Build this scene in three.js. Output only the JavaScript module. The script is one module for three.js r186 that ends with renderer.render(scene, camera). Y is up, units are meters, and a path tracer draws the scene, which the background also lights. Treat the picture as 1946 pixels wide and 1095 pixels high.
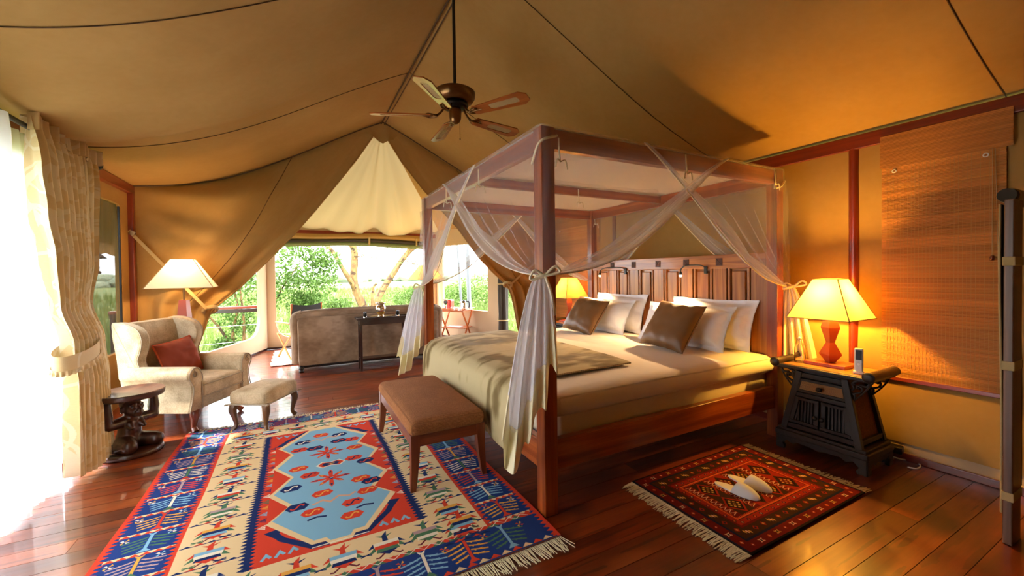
import * as THREE from 'three';
import { RoundedBoxGeometry } from 'three/addons/geometries/RoundedBoxGeometry.js';
import { mergeGeometries, mergeVertices } from 'three/addons/utils/BufferGeometryUtils.js';
import { ImprovedNoise } from 'three/addons/math/ImprovedNoise.js';
import { MarchingCubes } from 'three/addons/objects/MarchingCubes.js';

// ------------------------------------------------------------ camera, sky, sun, exposure
const scene = new THREE.Scene();
const camera = new THREE.PerspectiveCamera(70.94, 1946 / 1095, 0.05, 2000);
camera.setViewOffset(1946, 1095, 0, 15.24, 1946, 1095);
{
  const yaw = 0.4852, pitch = -0.015862, roll = -0.012884;
  const f = new THREE.Vector3(Math.sin(yaw) * Math.cos(pitch), Math.sin(pitch), -Math.cos(yaw) * Math.cos(pitch));
  const r0 = new THREE.Vector3(Math.cos(yaw), 0, Math.sin(yaw)), u0 = new THREE.Vector3().crossVectors(r0, f);
  const r = r0.clone().multiplyScalar(Math.cos(roll)).addScaledVector(u0, Math.sin(roll));
  const u = u0.clone().multiplyScalar(Math.cos(roll)).addScaledVector(r0, -Math.sin(roll));
  camera.position.set(0, 1.4, 0);
  camera.quaternion.setFromRotationMatrix(new THREE.Matrix4().makeBasis(r, u, f.clone().negate()));
}
const renderer = new THREE.WebGLRenderer({ antialias: true });
renderer.toneMapping = THREE.LinearToneMapping;
renderer.toneMappingExposure = 1.28;
renderer.shadowMap.enabled = true;
const SKY = 11;
{
  // a bright, thinly clouded sky
  const W = 256, H = 128, d = new Float32Array(W * H * 4), n = new ImprovedNoise();
  for (let y = 0; y < H; y++) for (let x = 0; x < W; x++) {
    const up = ((y + 0.5) / H - 0.5) * Math.PI, a = (x + 0.5) / W * Math.PI * 2, X = Math.cos(a) * Math.cos(up), Y = Math.sin(up), Z = Math.sin(a) * Math.cos(up);
    const c = THREE.MathUtils.smoothstep(n.noise(X * 2.2, Y * 4, Z * 2.2) + 0.5 * n.noise(X * 5, Y * 9, Z * 5) + 0.25, -0.3, 0.5);
    const o = (y * W + x) * 4, k = 0.85 + 0.15 * c;
    d[o] = k * (0.86 + 0.14 * c); d[o + 1] = k * (0.95 + 0.05 * c); d[o + 2] = k * 1.06; d[o + 3] = 1;
  }
  const t = new THREE.DataTexture(d, W, H, THREE.RGBAFormat, THREE.FloatType);
  t.mapping = THREE.EquirectangularReflectionMapping; t.magFilter = THREE.LinearFilter; t.needsUpdate = true;
  scene.background = t; scene.backgroundIntensity = SKY;
}
const sun = new THREE.DirectionalLight(new THREE.Color(1, 0.95, 0.86), 11);
sun.position.set(-9, 17, -3); sun.castShadow = true; sun.shadow.radius = 8;
Object.assign(sun.shadow.camera, { left: -14, right: 14, top: 14, bottom: -14, near: 1, far: 60 });
sun.shadow.mapSize.set(2048, 2048);
scene.add(sun, sun.target);
const WARM = new THREE.Color(1, 0.51, 0.06), WARM2 = new THREE.Color(1, 0.62, 0.28);
const LAMP = { near: 5.2, far: 1.5, chair: 1.4, lounge: 1.4, read: 8 };

// ------------------------------------------------------------ helpers
const V = (x, y, z) => new THREE.Vector3(x, y, z);
const PI = Math.PI, sin = Math.sin, cos = Math.cos, lerp = THREE.MathUtils.lerp, clamp = THREE.MathUtils.clamp, smooth = THREE.MathUtils.smoothstep;
let seed = 12345;
const rnd = () => { seed = (seed * 1664525 + 1013904223) >>> 0; return seed / 4294967296; };
const rr = (a, b) => a + (b - a) * rnd();
const per = new ImprovedNoise(), noise3 = (x, y, z) => per.noise(x, y, z);
const used = {};
const numbered = (n) => { const k = used[n] = (used[n] ?? -1) + 1; return k ? n + '_' + String(k).padStart(3, '0') : n; };
function meta(o, label, category, group, kind) { if (label) o.userData.label = label; if (category) o.userData.category = category; if (group) o.userData.group = group; if (kind) o.userData.kind = kind; return o; }
function thing(name, label, category, [x, y, z] = [0, 0, 0], ry = 0, group) {
  const o = new THREE.Group(); o.name = numbered(name); o.position.set(x, y, z); o.rotation.y = ry; scene.add(o);
  return meta(o, label, category, group);
}
function struct(name) { const o = new THREE.Group(); o.name = name; scene.add(o); return meta(o, null, null, null, 'structure'); }
// geometry bits
const T = (g, x = 0, y = 0, z = 0, rx = 0, ry = 0, rz = 0) => g.applyMatrix4(new THREE.Matrix4().compose(V(x, y, z), new THREE.Quaternion().setFromEuler(new THREE.Euler(rx, ry, rz)), V(1, 1, 1)));
const box = (w, h, d, x = 0, y = 0, z = 0, rx, ry, rz) => T(new THREE.BoxGeometry(w, h, d), x, y, z, rx, ry, rz);
const rbox = (w, h, d, r, x = 0, y = 0, z = 0, rx, ry, rz, seg = 2) => T(new RoundedBoxGeometry(w, h, d, seg, Math.min(r, w / 2.01, h / 2.01, d / 2.01)), x, y, z, rx, ry, rz);
const cyl = (r1, r2, h, x = 0, y = 0, z = 0, n = 20, rx, ry, rz) => T(new THREE.CylinderGeometry(r1, r2, h, n), x, y, z, rx, ry, rz);
const ball = (r, x = 0, y = 0, z = 0, sx = 1, sy = 1, sz = 1, n = 16) => T(new THREE.SphereGeometry(r, n, Math.ceil(n * 0.7)).scale(sx, sy, sz), x, y, z);
const lathe = (pts, n = 28) => new THREE.LatheGeometry(pts.map(([r, y]) => new THREE.Vector2(Math.max(r, 1e-4), y)), n);
const tube = (pts, r, n = 8, seg, closed = false) => new THREE.TubeGeometry(new THREE.CatmullRomCurve3(pts.map((p) => p.isVector3 ? p : V(...p)), closed, 'catmullrom', 0.5), seg ?? pts.length * 6, r, n, closed);
const rod = (a, b, r, n = 8, r2) => { const A = V(...a), B = V(...b), d = B.clone().sub(A), g = new THREE.CylinderGeometry(r2 ?? r, r, d.length(), n); g.applyQuaternion(new THREE.Quaternion().setFromUnitVectors(V(0, 1, 0), d.clone().normalize())); return g.translate(...A.add(B).multiplyScalar(0.5).toArray()); };
const bar = (a, b, w, h, r = 0.004) => { const A = V(...a), B = V(...b), d = B.clone().sub(A), g = new RoundedBoxGeometry(w, d.length(), h, 1, Math.min(r, w / 2.1, h / 2.1)); g.applyQuaternion(new THREE.Quaternion().setFromUnitVectors(V(0, 1, 0), d.clone().normalize())); return g.translate(...A.add(B).multiplyScalar(0.5).toArray()); };
function shape(pts, holes = []) { const s = new THREE.Shape(pts.map(([x, y]) => new THREE.Vector2(x, y))); for (const h of holes) s.holes.push(h.getPoints ? h : new THREE.Path(h.map(([x, y]) => new THREE.Vector2(x, y)))); return s; }
const ext = (s, depth, bevel = 0, seg = 12) => new THREE.ExtrudeGeometry(s, { depth, bevelEnabled: bevel > 0, bevelThickness: bevel, bevelSize: bevel, bevelOffset: -bevel, bevelSegments: 2, curveSegments: seg });
function rrect(x0, y0, x1, y1, r) { const p = new THREE.Path(), R = Array.isArray(r) ? r : [r, r, r, r]; p.moveTo(x0 + R[0], y0); p.lineTo(x1 - R[1], y0); p.quadraticCurveTo(x1, y0, x1, y0 + R[1]); p.lineTo(x1, y1 - R[2]); p.quadraticCurveTo(x1, y1, x1 - R[2], y1); p.lineTo(x0 + R[3], y1); p.quadraticCurveTo(x0, y1, x0, y1 - R[3]); p.lineTo(x0, y0 + R[0]); p.quadraticCurveTo(x0, y0, x0 + R[0], y0); return p; }
function sheet(fn, nu, nv, su = 1, sv = 1, thick = 0) {
  const pos = [], uv = [], idx = [];
  for (let j = 0; j <= nv; j++) for (let i = 0; i <= nu; i++) { const p = fn(i / nu, j / nv); if (p.isVector3) pos.push(p.x, p.y, p.z); else pos.push(p[0], p[1], p[2]); uv.push(i / nu * su, j / nv * sv); }
  for (let j = 0; j < nv; j++) for (let i = 0; i < nu; i++) { const a = j * (nu + 1) + i, b = a + 1, c = a + nu + 1, d = c + 1; idx.push(a, c, b, b, c, d); }
  const g = new THREE.BufferGeometry();
  g.setAttribute('position', new THREE.Float32BufferAttribute(pos, 3)); g.setAttribute('uv', new THREE.Float32BufferAttribute(uv, 2)); g.setIndex(idx); g.computeVertexNormals();
  g.userData.keep = true;
  if (thick) {
    const n = g.attributes.normal, P2 = pos.slice(), N = (nu + 1) * (nv + 1);
    for (let i = 0; i < N; i++) { P2[i * 3] -= n.getX(i) * thick; P2[i * 3 + 1] -= n.getY(i) * thick; P2[i * 3 + 2] -= n.getZ(i) * thick; }
    const b = new THREE.BufferGeometry(); b.setAttribute('position', new THREE.Float32BufferAttribute(P2, 3)); b.setAttribute('uv', new THREE.Float32BufferAttribute(uv, 2));
    const bi = []; for (let k = 0; k < idx.length; k += 3) bi.push(idx[k], idx[k + 2], idx[k + 1]); b.setIndex(bi); b.computeVertexNormals();
    const rim = []; for (let i = 0; i < nu; i++) rim.push(i); for (let j = 0; j < nv; j++) rim.push(j * (nu + 1) + nu); for (let i = nu; i > 0; i--) rim.push(nv * (nu + 1) + i); for (let j = nv; j > 0; j--) rim.push(j * (nu + 1));
    const rp = [], ru = []; for (let k = 0; k < rim.length; k++) { const a = rim[k], c = rim[(k + 1) % rim.length], A = pos.slice(a * 3, a * 3 + 3), C = pos.slice(c * 3, c * 3 + 3), A2 = P2.slice(a * 3, a * 3 + 3), C2 = P2.slice(c * 3, c * 3 + 3); rp.push(...A, ...C, ...A2, ...C, ...C2, ...A2); ru.push(0, 0, 1, 0, 0, 0.01, 1, 0, 1, 0.01, 0, 0.01); }
    const e = new THREE.BufferGeometry(); e.setAttribute('position', new THREE.Float32BufferAttribute(rp, 3)); e.setAttribute('uv', new THREE.Float32BufferAttribute(ru, 2)); e.computeVertexNormals();
    const m = merge([g, b, e], false); m.userData.keep = true; return m;
  }
  return g;
}
function boxUV(g) { // uv in metres, v along the longest side
  g.computeBoundingBox(); const s = g.boundingBox.getSize(V(0, 0, 0)), L = s.x >= s.y && s.x >= s.z ? 0 : s.y >= s.z ? 1 : 2;
  const p = g.attributes.position, n = g.attributes.normal, uv = new Float32Array(p.count * 2), o1 = rnd() * 3, o2 = rnd() * 3;
  for (let i = 0; i < p.count; i++) {
    const c = [p.getX(i), p.getY(i), p.getZ(i)], a = [Math.abs(n.getX(i)), Math.abs(n.getY(i)), Math.abs(n.getZ(i))], D = a[0] >= a[1] && a[0] >= a[2] ? 0 : a[1] >= a[2] ? 1 : 2;
    let q = [0, 1, 2].filter((k) => k !== D); if (q[0] === L) q = [q[1], q[0]];
    uv[i * 2] = c[q[0]] + o1; uv[i * 2 + 1] = c[q[1]] + o2;
  }
  g.setAttribute('uv', new THREE.BufferAttribute(uv, 2)); return g;
}
function merge(list, uvs = true) {
  const out = list.map((g) => { if (uvs && !g.userData.keep) { if (!g.attributes.normal) g.computeVertexNormals(); boxUV(g); } const q = g.index ? g.toNonIndexed() : g; for (const k of Object.keys(q.attributes)) if (!['position', 'normal', 'uv', 'color'].includes(k)) q.deleteAttribute(k); q.morphAttributes = {}; return q; });
  const m = out.length === 1 ? out[0] : mergeGeometries(out); m.userData.keep = true; return m;
}
function part(parent, name, geo, mat, label) {
  const m = new THREE.Mesh(merge([].concat(geo)), mat); m.name = name; m.castShadow = m.receiveShadow = true;
  if (parent === scene) m.name = numbered(name);
  parent.add(m); if (label) m.userData.label = label; return m;
}
function one(name, geo, mat, label, category, group, kind) { return meta(part(scene, name, geo, mat), label, category, group, kind); }
function copy(src, [x, y, z], ry, label) { const c = src.clone(); c.name = numbered(src.name.replace(/_\d{3}$/, '')); c.userData = { ...src.userData }; if (label) c.userData.label = label; c.position.set(x, y, z); c.rotation.y = ry; scene.add(c); return c; }

// ------------------------------------------------------------ textures
const hash = (x, y, s) => { let h = (x * 374761393 + y * 668265263 + s * 2147483647) | 0; h = Math.imul(h ^ (h >>> 13), 1274126177); return ((h ^ (h >>> 16)) >>> 0) / 4294967296; };
function vnoise(x, y, px, py, s) { const ix = Math.floor(x), iy = Math.floor(y), fx = x - ix, fy = y - iy, u = fx * fx * (3 - 2 * fx), v = fy * fy * (3 - 2 * fy), m = (a, p) => ((a % p) + p) % p; const a = hash(m(ix, px), m(iy, py), s), b = hash(m(ix + 1, px), m(iy, py), s), c = hash(m(ix, px), m(iy + 1, py), s), d = hash(m(ix + 1, px), m(iy + 1, py), s); return lerp(lerp(a, b, u), lerp(c, d, u), v); }
function fbm(u, v, fx, fy, oct, s) { let r = 0, a = 0.5; for (let i = 0; i < oct; i++) { r += a * vnoise(u * fx, v * fy, fx, fy, s + i); fx *= 2; fy *= 2; a *= 0.5; } return r / (1 - Math.pow(0.5, oct)); }
function tex(size, fn, srgb, rx = 1, ry = 1) {
  const [w, h] = Array.isArray(size) ? size : [size, size], d = new Uint8Array(w * h * 4);
  for (let y = 0; y < h; y++) for (let x = 0; x < w; x++) { const c = fn((x + 0.5) / w, (y + 0.5) / h), o = (y * w + x) * 4; if (typeof c === 'number') d[o] = d[o + 1] = d[o + 2] = clamp(c, 0, 1) * 255; else { d[o] = clamp(c[0], 0, 255); d[o + 1] = clamp(c[1], 0, 255); d[o + 2] = clamp(c[2], 0, 255); } d[o + 3] = 255; }
  const t = new THREE.DataTexture(d, w, h); t.wrapS = t.wrapT = THREE.RepeatWrapping; t.magFilter = THREE.LinearFilter; t.minFilter = THREE.LinearMipmapLinearFilter; t.generateMipmaps = true; if (srgb) t.colorSpace = THREE.SRGBColorSpace; t.repeat.set(rx, ry); t.needsUpdate = true; return t;
}
const rep = (t, x, y) => { const c = t.clone(); c.repeat.set(x, y); c.needsUpdate = true; return c; };
const mix3 = (a, b, k) => [lerp(a[0], b[0], k), lerp(a[1], b[1], k), lerp(a[2], b[2], k)];
const grainTex = (c1, c2, s, contrast = 1) => tex([256, 512], (u, v) => { const w = fbm(u, v, 3, 2, 3, s + 9) * 0.35, g = fbm(u + w * 0.12, v, 14, 2, 4, s), f = vnoise(u * 120, v * 8, 120, 8, s + 4); return mix3(c1, c2, clamp((g - 0.5) * 1.7 * contrast + 0.5 + (f - 0.5) * 0.35 * contrast, 0, 1)); }, true, 2, 0.7);
const Btex = {
  weave: tex(256, (u, v) => 0.5 + 0.25 * sin(u * 64 * PI * 2) * sin(v * 64 * PI * 2) + 0.25 * (fbm(u, v, 32, 32, 3, 5) - 0.5), false, 4, 4),
  soft: tex(256, (u, v) => fbm(u, v, 6, 6, 5, 11), false, 1, 1),
  grain: tex([256, 256], (u, v) => fbm(u, v, 40, 4, 3, 21), false, 2, 0.7),
};
const std = (o) => new THREE.MeshStandardMaterial({ roughness: 0.8, side: THREE.DoubleSide, ...o });
const phys = (o) => new THREE.MeshPhysicalMaterial({ roughness: 0.8, side: THREE.DoubleSide, ...o });
const lin = (r, g, b) => new THREE.Color().setRGB(r, g, b);
const wood = (c1, c2, s, rough = 0.4, coat = 0, contrast = 1) => phys({ map: grainTex(c1, c2, s, contrast), bumpMap: Btex.grain, bumpScale: 0.0006, roughness: rough, clearcoat: coat, clearcoatRoughness: 0.12 });
const cloth = (c, o = {}) => phys({ color: c, roughness: 0.95, bumpMap: Btex.weave, bumpScale: 0.0006, ...o });
const canvasMap = tex(512, (u, v) => { const k = fbm(u, v, 4, 4, 5, 31), f = fbm(u, v, 64, 64, 2, 8); return mix3([190, 146, 78], [206, 164, 96], clamp((k - 0.5) * 1.6 + 0.5 + (f - 0.5) * 0.3, 0, 1)); }, true, 0.5, 0.5);
const M = {
  canvas: std({ map: canvasMap, color: lin(0.74, 0.74, 0.74), bumpMap: rep(Btex.weave, 6, 6), bumpScale: 0.0005, roughness: 0.95 }),
  canvasThin: phys({ color: lin(0.43, 0.33, 0.155), roughness: 1, transmission: 0.06, thickness: 0, specularIntensity: 0.2 }),
  canvasPale: cloth(lin(0.56, 0.41, 0.25)),
  canvasGreen: std({ color: lin(0.2, 0.24, 0.1), roughness: 0.95 }),
  meshDark: std({ color: lin(0.05, 0.04, 0.03), roughness: 0.9 }),
  seam: std({ color: lin(0.1, 0.05, 0.02), roughness: 0.9 }),
  strap: cloth(lin(0.5, 0.36, 0.16)),
  bed: wood([122, 48, 15], [176, 90, 34], 1, 0.32, 0.35),
  head: wood([136, 76, 28], [194, 126, 56], 2, 0.35, 0.4, 1.2),
  post: wood([96, 28, 10], [134, 48, 20], 3, 0.3, 0.6),
  beam: wood([104, 34, 14], [140, 54, 26], 4, 0.35, 0.4),
  jamb: wood([92, 58, 36], [136, 90, 60], 14, 0.5, 0.2),
  dark: wood([20, 10, 6], [40, 21, 12], 5, 0.5, 0.12),
  espresso: wood([34, 14, 10], [58, 26, 18], 6, 0.3, 0.5),
  bench: wood([98, 42, 20], [144, 72, 36], 7, 0.36, 0.3),
  chairLeg: wood([104, 44, 18], [150, 74, 36], 8, 0.32, 0.5),
  ottoLeg: wood([80, 50, 26], [124, 84, 46], 9, 0.36, 0.35),
  carved: wood([44, 20, 10], [82, 40, 20], 10, 0.36, 0.3),
  inlay: wood([52, 18, 8], [78, 30, 14], 16, 0.5, 0),
  redWood: phys({ color: lin(0.36, 0.06, 0.022), roughness: 0.4, clearcoat: 0.15, clearcoatRoughness: 0.2 }),
  orange: wood([186, 92, 32], [214, 122, 52], 11, 0.4, 0.4),
  fan: wood([146, 74, 28], [190, 110, 48], 12, 0.3, 0.6),
  sheet: cloth(lin(0.80, 0.72, 0.62), { sheen: 0.2, sheenColor: lin(1, 1, 1), bumpMap: rep(Btex.soft, 1.2, 1.2), bumpScale: 0.004 }),
  base: cloth(lin(0.74, 0.64, 0.5)),
  pillow: cloth(lin(0.88, 0.9, 0.96), { bumpMap: rep(Btex.soft, 2.5, 2.5), bumpScale: 0.006 }),
  satin: phys({ color: lin(0.16, 0.075, 0.025), roughness: 0.42, sheen: 0.8, sheenColor: lin(0.5, 0.28, 0.12), sheenRoughness: 0.4, bumpMap: Btex.soft, bumpScale: 0.003 }),
  flounce: phys({ color: lin(0.95, 0.87, 0.58), roughness: 0.7, transmission: 0.15, thickness: 0 }),
  net: phys({ color: lin(0.95, 0.93, 0.97), roughness: 1, transmission: 0.45, thickness: 0, transparent: true, opacity: 0.16, specularIntensity: 0 }),
  netFine: phys({ color: lin(0.95, 0.9, 0.88), roughness: 1, transmission: 0.45, thickness: 0, transparent: true, opacity: 0.12, specularIntensity: 0 }),
  netDense: phys({ color: lin(0.98, 0.97, 1.0), roughness: 1, transmission: 0.15, thickness: 0, transparent: true, opacity: 0.82, specularIntensity: 0 }),
  netBand: phys({ color: lin(0.97, 0.96, 0.98), roughness: 1, transmission: 0.4, thickness: 0, transparent: true, opacity: 0.38, specularIntensity: 0 }),
  tape: std({ color: lin(0.9, 0.8, 0.56), roughness: 0.7 }),
  canopy: phys({ color: lin(0.92, 0.84, 0.72), roughness: 1, transmission: 0.2, thickness: 0, specularIntensity: 0.1, bumpMap: Btex.soft, bumpScale: 0.004 }),
  redVelvet: cloth(lin(0.24, 0.035, 0.012), { sheen: 0.6, sheenColor: lin(0.8, 0.25, 0.1) }),
  redPiping: cloth(lin(0.5, 0.08, 0.02)),
  brass: phys({ color: lin(0.22, 0.12, 0.05), metalness: 1, roughness: 0.28 }),
  iron: phys({ color: lin(0.03, 0.028, 0.026), metalness: 0.6, roughness: 0.45 }),
  chrome: phys({ color: lin(0.82, 0.8, 0.76), metalness: 1, roughness: 0.08 }),
  steel: phys({ color: lin(0.5, 0.5, 0.5), metalness: 0.9, roughness: 0.3 }),
  black: std({ color: lin(0.012, 0.012, 0.014), roughness: 0.35 }),
  white: std({ color: lin(0.85, 0.84, 0.8), roughness: 0.5 }),
  silverPlastic: phys({ color: lin(0.62, 0.6, 0.56), metalness: 0.4, roughness: 0.35 }),
  glass: phys({ color: lin(0.97, 0.98, 0.97), roughness: 0.02, transmission: 1, thickness: 0.01, ior: 1.5, attenuationColor: lin(0.9, 0.95, 0.92), attenuationDistance: 0.4 }),
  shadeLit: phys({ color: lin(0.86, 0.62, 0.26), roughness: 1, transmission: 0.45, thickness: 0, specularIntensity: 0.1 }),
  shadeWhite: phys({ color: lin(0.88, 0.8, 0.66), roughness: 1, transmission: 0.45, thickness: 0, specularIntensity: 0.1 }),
  bulb: std({ color: lin(1, 0.9, 0.7), emissive: lin(1, 0.72, 0.36), emissiveIntensity: 6 }),
  sheer: phys({ color: lin(0.96, 0.96, 0.97), roughness: 1, transmission: 0.46, thickness: 0, specularIntensity: 0, transparent: true, opacity: 0.95 }),
  fringe: std({ color: lin(0.93, 0.82, 0.55), roughness: 0.95 }),
  slip: cloth(lin(0.85, 0.83, 0.8)),
  redEspresso: phys({ color: lin(0.6, 0.02, 0.02), roughness: 0.25, clearcoat: 0.6 }),
};
// ------------------------------------------------------------ the tent: floor, walls, roof
const XL = -1.7, XR = 3.94, XC = 1.13, YR = 3.64, YE = 2.46, ZP = -6.15, ZB = 2.2;
const SEAMS = [1.05, -0.8, -2.65, -4.5, ZP];
function roofY(x, z) {
  const left = x < XC, u = clamp(left ? (XC - x) / (XC - XL) : (x - XC) / (XR - XC), 0, 1);
  let y = YR - (YR - YE) * u;
  const k = Math.abs(((z + 0.8) / 1.85) % 1 + 1) % 1;
  y -= (left ? 0.21 : 0.11) * sin(PI * Math.pow(u, 1.45)) * (0.93 + 0.07 * cos(k * 2 * PI));
  if (left) { y -= 0.1 * Math.exp(-Math.abs(z + 3.92 + 0.25 * u) / (z + 3.92 + 0.25 * u > 0 ? 0.5 : 0.15)) * smooth(u, 0.2, 0.6) * (1 - smooth(u, 0.88, 1)); const f = Math.exp(-Math.pow((z + 4.05) / 0.36, 2)) * smooth(u, 0.35, 0.8) * (1 - smooth(u, 0.9, 1)); y += 0.02 * sin((z + 4.1) * 15 + u * 3) * f; }
  y += 0.012 * noise3(x * 1.1, z * 1.1, 3.3) * sin(PI * u);
  return y;
}
{ // floorboards
  const floor = struct('floor');
  part(floor, 'subfloor', box(XR - XL + 0.3, 0.1, 2.6 + 9.2, (XL + XR) / 2, -0.09, (2.6 - 9.2) / 2), std({ color: lin(0.02, 0.01, 0.006) }));
  const mats = [[[122, 46, 14], [164, 76, 26]], [[108, 38, 11], [148, 60, 19]], [[134, 56, 18], [178, 90, 34]], [[126, 48, 14], [168, 78, 28]], [[102, 35, 11], [140, 56, 19]]].map((c, i) => {
    const m = phys({ map: tex([256, 512], (u, v) => { const q = fbm(u, v, 14, 2, 4, 40 + i), f = vnoise(u * 120, v * 8, 120, 8, 44 + i), p = smooth(fbm(u, v, 2, 3, 4, 60 + i), 0.38, 0.66), s = fbm(u, v, 30, 5, 2, 80 + i) > 0.72 ? 0.35 : 0; return mix3(mix3(c[0], c[1], clamp((q - 0.5) * 1.5 + 0.5 + (f - 0.5) * 0.3, 0, 1)), [58, 17, 5], clamp(0.6 * (1 - p) + s, 0, 0.75)); }, true, 1.3, 0.55), clearcoatRoughnessMap: rep(Btex.soft, 2.3, 0.9), bumpMap: rep(Btex.soft, 3, 0.7), bumpScale: 0.0016, roughness: 0.38, clearcoat: 0.9, clearcoatRoughness: 0.16, color: lin(1.0, 1.0, 0.8) });
    return m;
  });
  const pitch = 0.1305;
  for (let k = 0; ; k++) {
    const z = 2.15 - k * pitch; if (z < -9.15) break;
    let x0 = XL, x1 = XR;
    if (z < -6.25) { const d = (-6.25 - z) / 2.8 * 1.05; x0 = -1.65 + d; x1 = 3.9 - d; }
    let x = x0; const cuts = []; let c = x0 + rr(0.6, 2.6); while (c < x1 - 0.5) { cuts.push(c); c += rr(2.2, 3.2); } cuts.push(x1);
    for (const e of cuts) { part(floor, 'plank', box(e - x - 0.002, 0.03, pitch - 0.003, (x + e) / 2, -0.0155 + rr(-0.0004, 0.0004), z), mats[Math.floor(rnd() * mats.length)]); x = e; }
  }
}
{ // roof canvas
  const c = struct('ceiling');
  part(c, 'roof_canvas', sheet((u, v) => { const x = XC - (XC - XL + 0.03) * u, z = ZB + 0.1 + (ZP - 0.4 - ZB) * v; return [x, roofY(x, z), z]; }, 40, 260, 3, 8.7, -0.03), M.canvas);
  part(c, 'roof_canvas', sheet((u, v) => { const x = XC + (XR - XC + 0.03) * u, z = ZB + 0.1 + (ZP - 0.4 - ZB) * v; return [x, roofY(x, z), z]; }, 40, 120, 3, 8.7, 0.03), M.canvas);
  // lounge: hipped end
  const A = V(XC, 3.60, ZP - 0.06), E1 = V(-0.66, 2.35, -9.06), E2 = V(2.91, 2.35, -9.06), S1 = V(-1.7, 2.42, ZP - 0.06), S2 = V(3.94, 2.42, ZP - 0.06);
  const tri = (P, Q, wob, sd) => sheet((u, v) => { const b = P.clone().lerp(Q, u), p = A.clone().lerp(b, v); const f = sin(PI * u) * v; p.y += wob * (noise3(u * 5.5, v * 0.6, sd) + 0.7 * noise3(u * 11, v * 1.2, sd + 3)) * f - 0.1 * sin(PI * v) * sin(PI * u); if (v === 1) p.y -= 0.02 * noise3(u * 6, 1, sd); return p; }, 48, 30, 3, 3);
  part(c, 'hip_canvas', tri(E1, E2, 0.24, 1), M.canvasThin);
  part(c, 'hip_side', tri(S1, E1, 0.02, 2), M.canvas); part(c, 'hip_side', tri(E2, S2, 0.02, 5), M.canvas);
  // welted seams and the ridge rope
  const line = (z, side, r = 0.0032) => { const p = []; for (let i = 0; i <= 24; i++) { const x = side < 0 ? lerp(XC, XL + 0.02, i / 24) : lerp(XC, XR - 0.02, i / 24); p.push(V(x, roofY(x, z) - 0.004, z)); } return tube(p, r, 5, 60); };
  for (const z of SEAMS.slice(0, 4)) { part(c, 'seam', line(z, -1), M.seam); part(c, 'seam', line(z, 1), M.seam); }
  part(c, 'seam', line(ZP + 0.03, -1, 0.012), M.seam); part(c, 'seam', line(ZP + 0.03, 1, 0.012), M.seam);
  part(c, 'ridge_rope', [rod([XC - 0.02, YR - 0.025, ZB], [XC - 0.02, YR - 0.025, ZP], 0.008), rod([XC + 0.022, YR - 0.03, ZB], [XC + 0.022, YR - 0.03, ZP], 0.006)], M.seam);
  part(c, 'hip_seam', tube([A.clone().add(V(0, -0.02, 0.02)), V(1.15, 2.95, -7.6), V(1.0, 2.32, -9.02)], 0.005, 5), M.canvasPale);
}
{ // right wall: canvas between red timber posts
  const w = struct('wall_right');
  part(w, 'wall_canvas', sheet((u, v) => { const z = ZB - u * (ZB + 6.2), y = 0.12 + v * 2.3; return [XR + 0.018 + 0.026 * noise3(z * 1.3, y * 0.9, 7) * sin(PI * v) + 0.004 * noise3(z * 6, y * 3, 2), y, z]; }, 120, 30, 8.4, 2.4, -0.06), M.canvas);
  part(w, 'canvas_skirt', ext(shape([[0, 0], [0.012, 0.005], [0.05, 0.13], [0.055, 0.135], [0.06, 0.0]]), ZB + 6.2).rotateY(0).translate(XR - 0.06, 0.055, -6.2), M.canvasPale);
  const t = struct('trim_1');
  part(t, 'baseboard', rbox(0.05, 0.055, ZB + 6.2, 0.006, XR - 0.04, 0.028, (ZB - 6.2) / 2), M.post);
  part(t, 'eave_beam', rbox(0.07, 0.11, ZB + 6.2, 0.008, XR - 0.03, 2.395, (ZB - 6.2) / 2), M.post);
  for (const z of [1.18, -1.575, -4.32]) part(t, 'wall_post', cyl(0.036, 0.036, 2.32, XR - 0.03, 1.2, z, 20), M.post);
}
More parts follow.
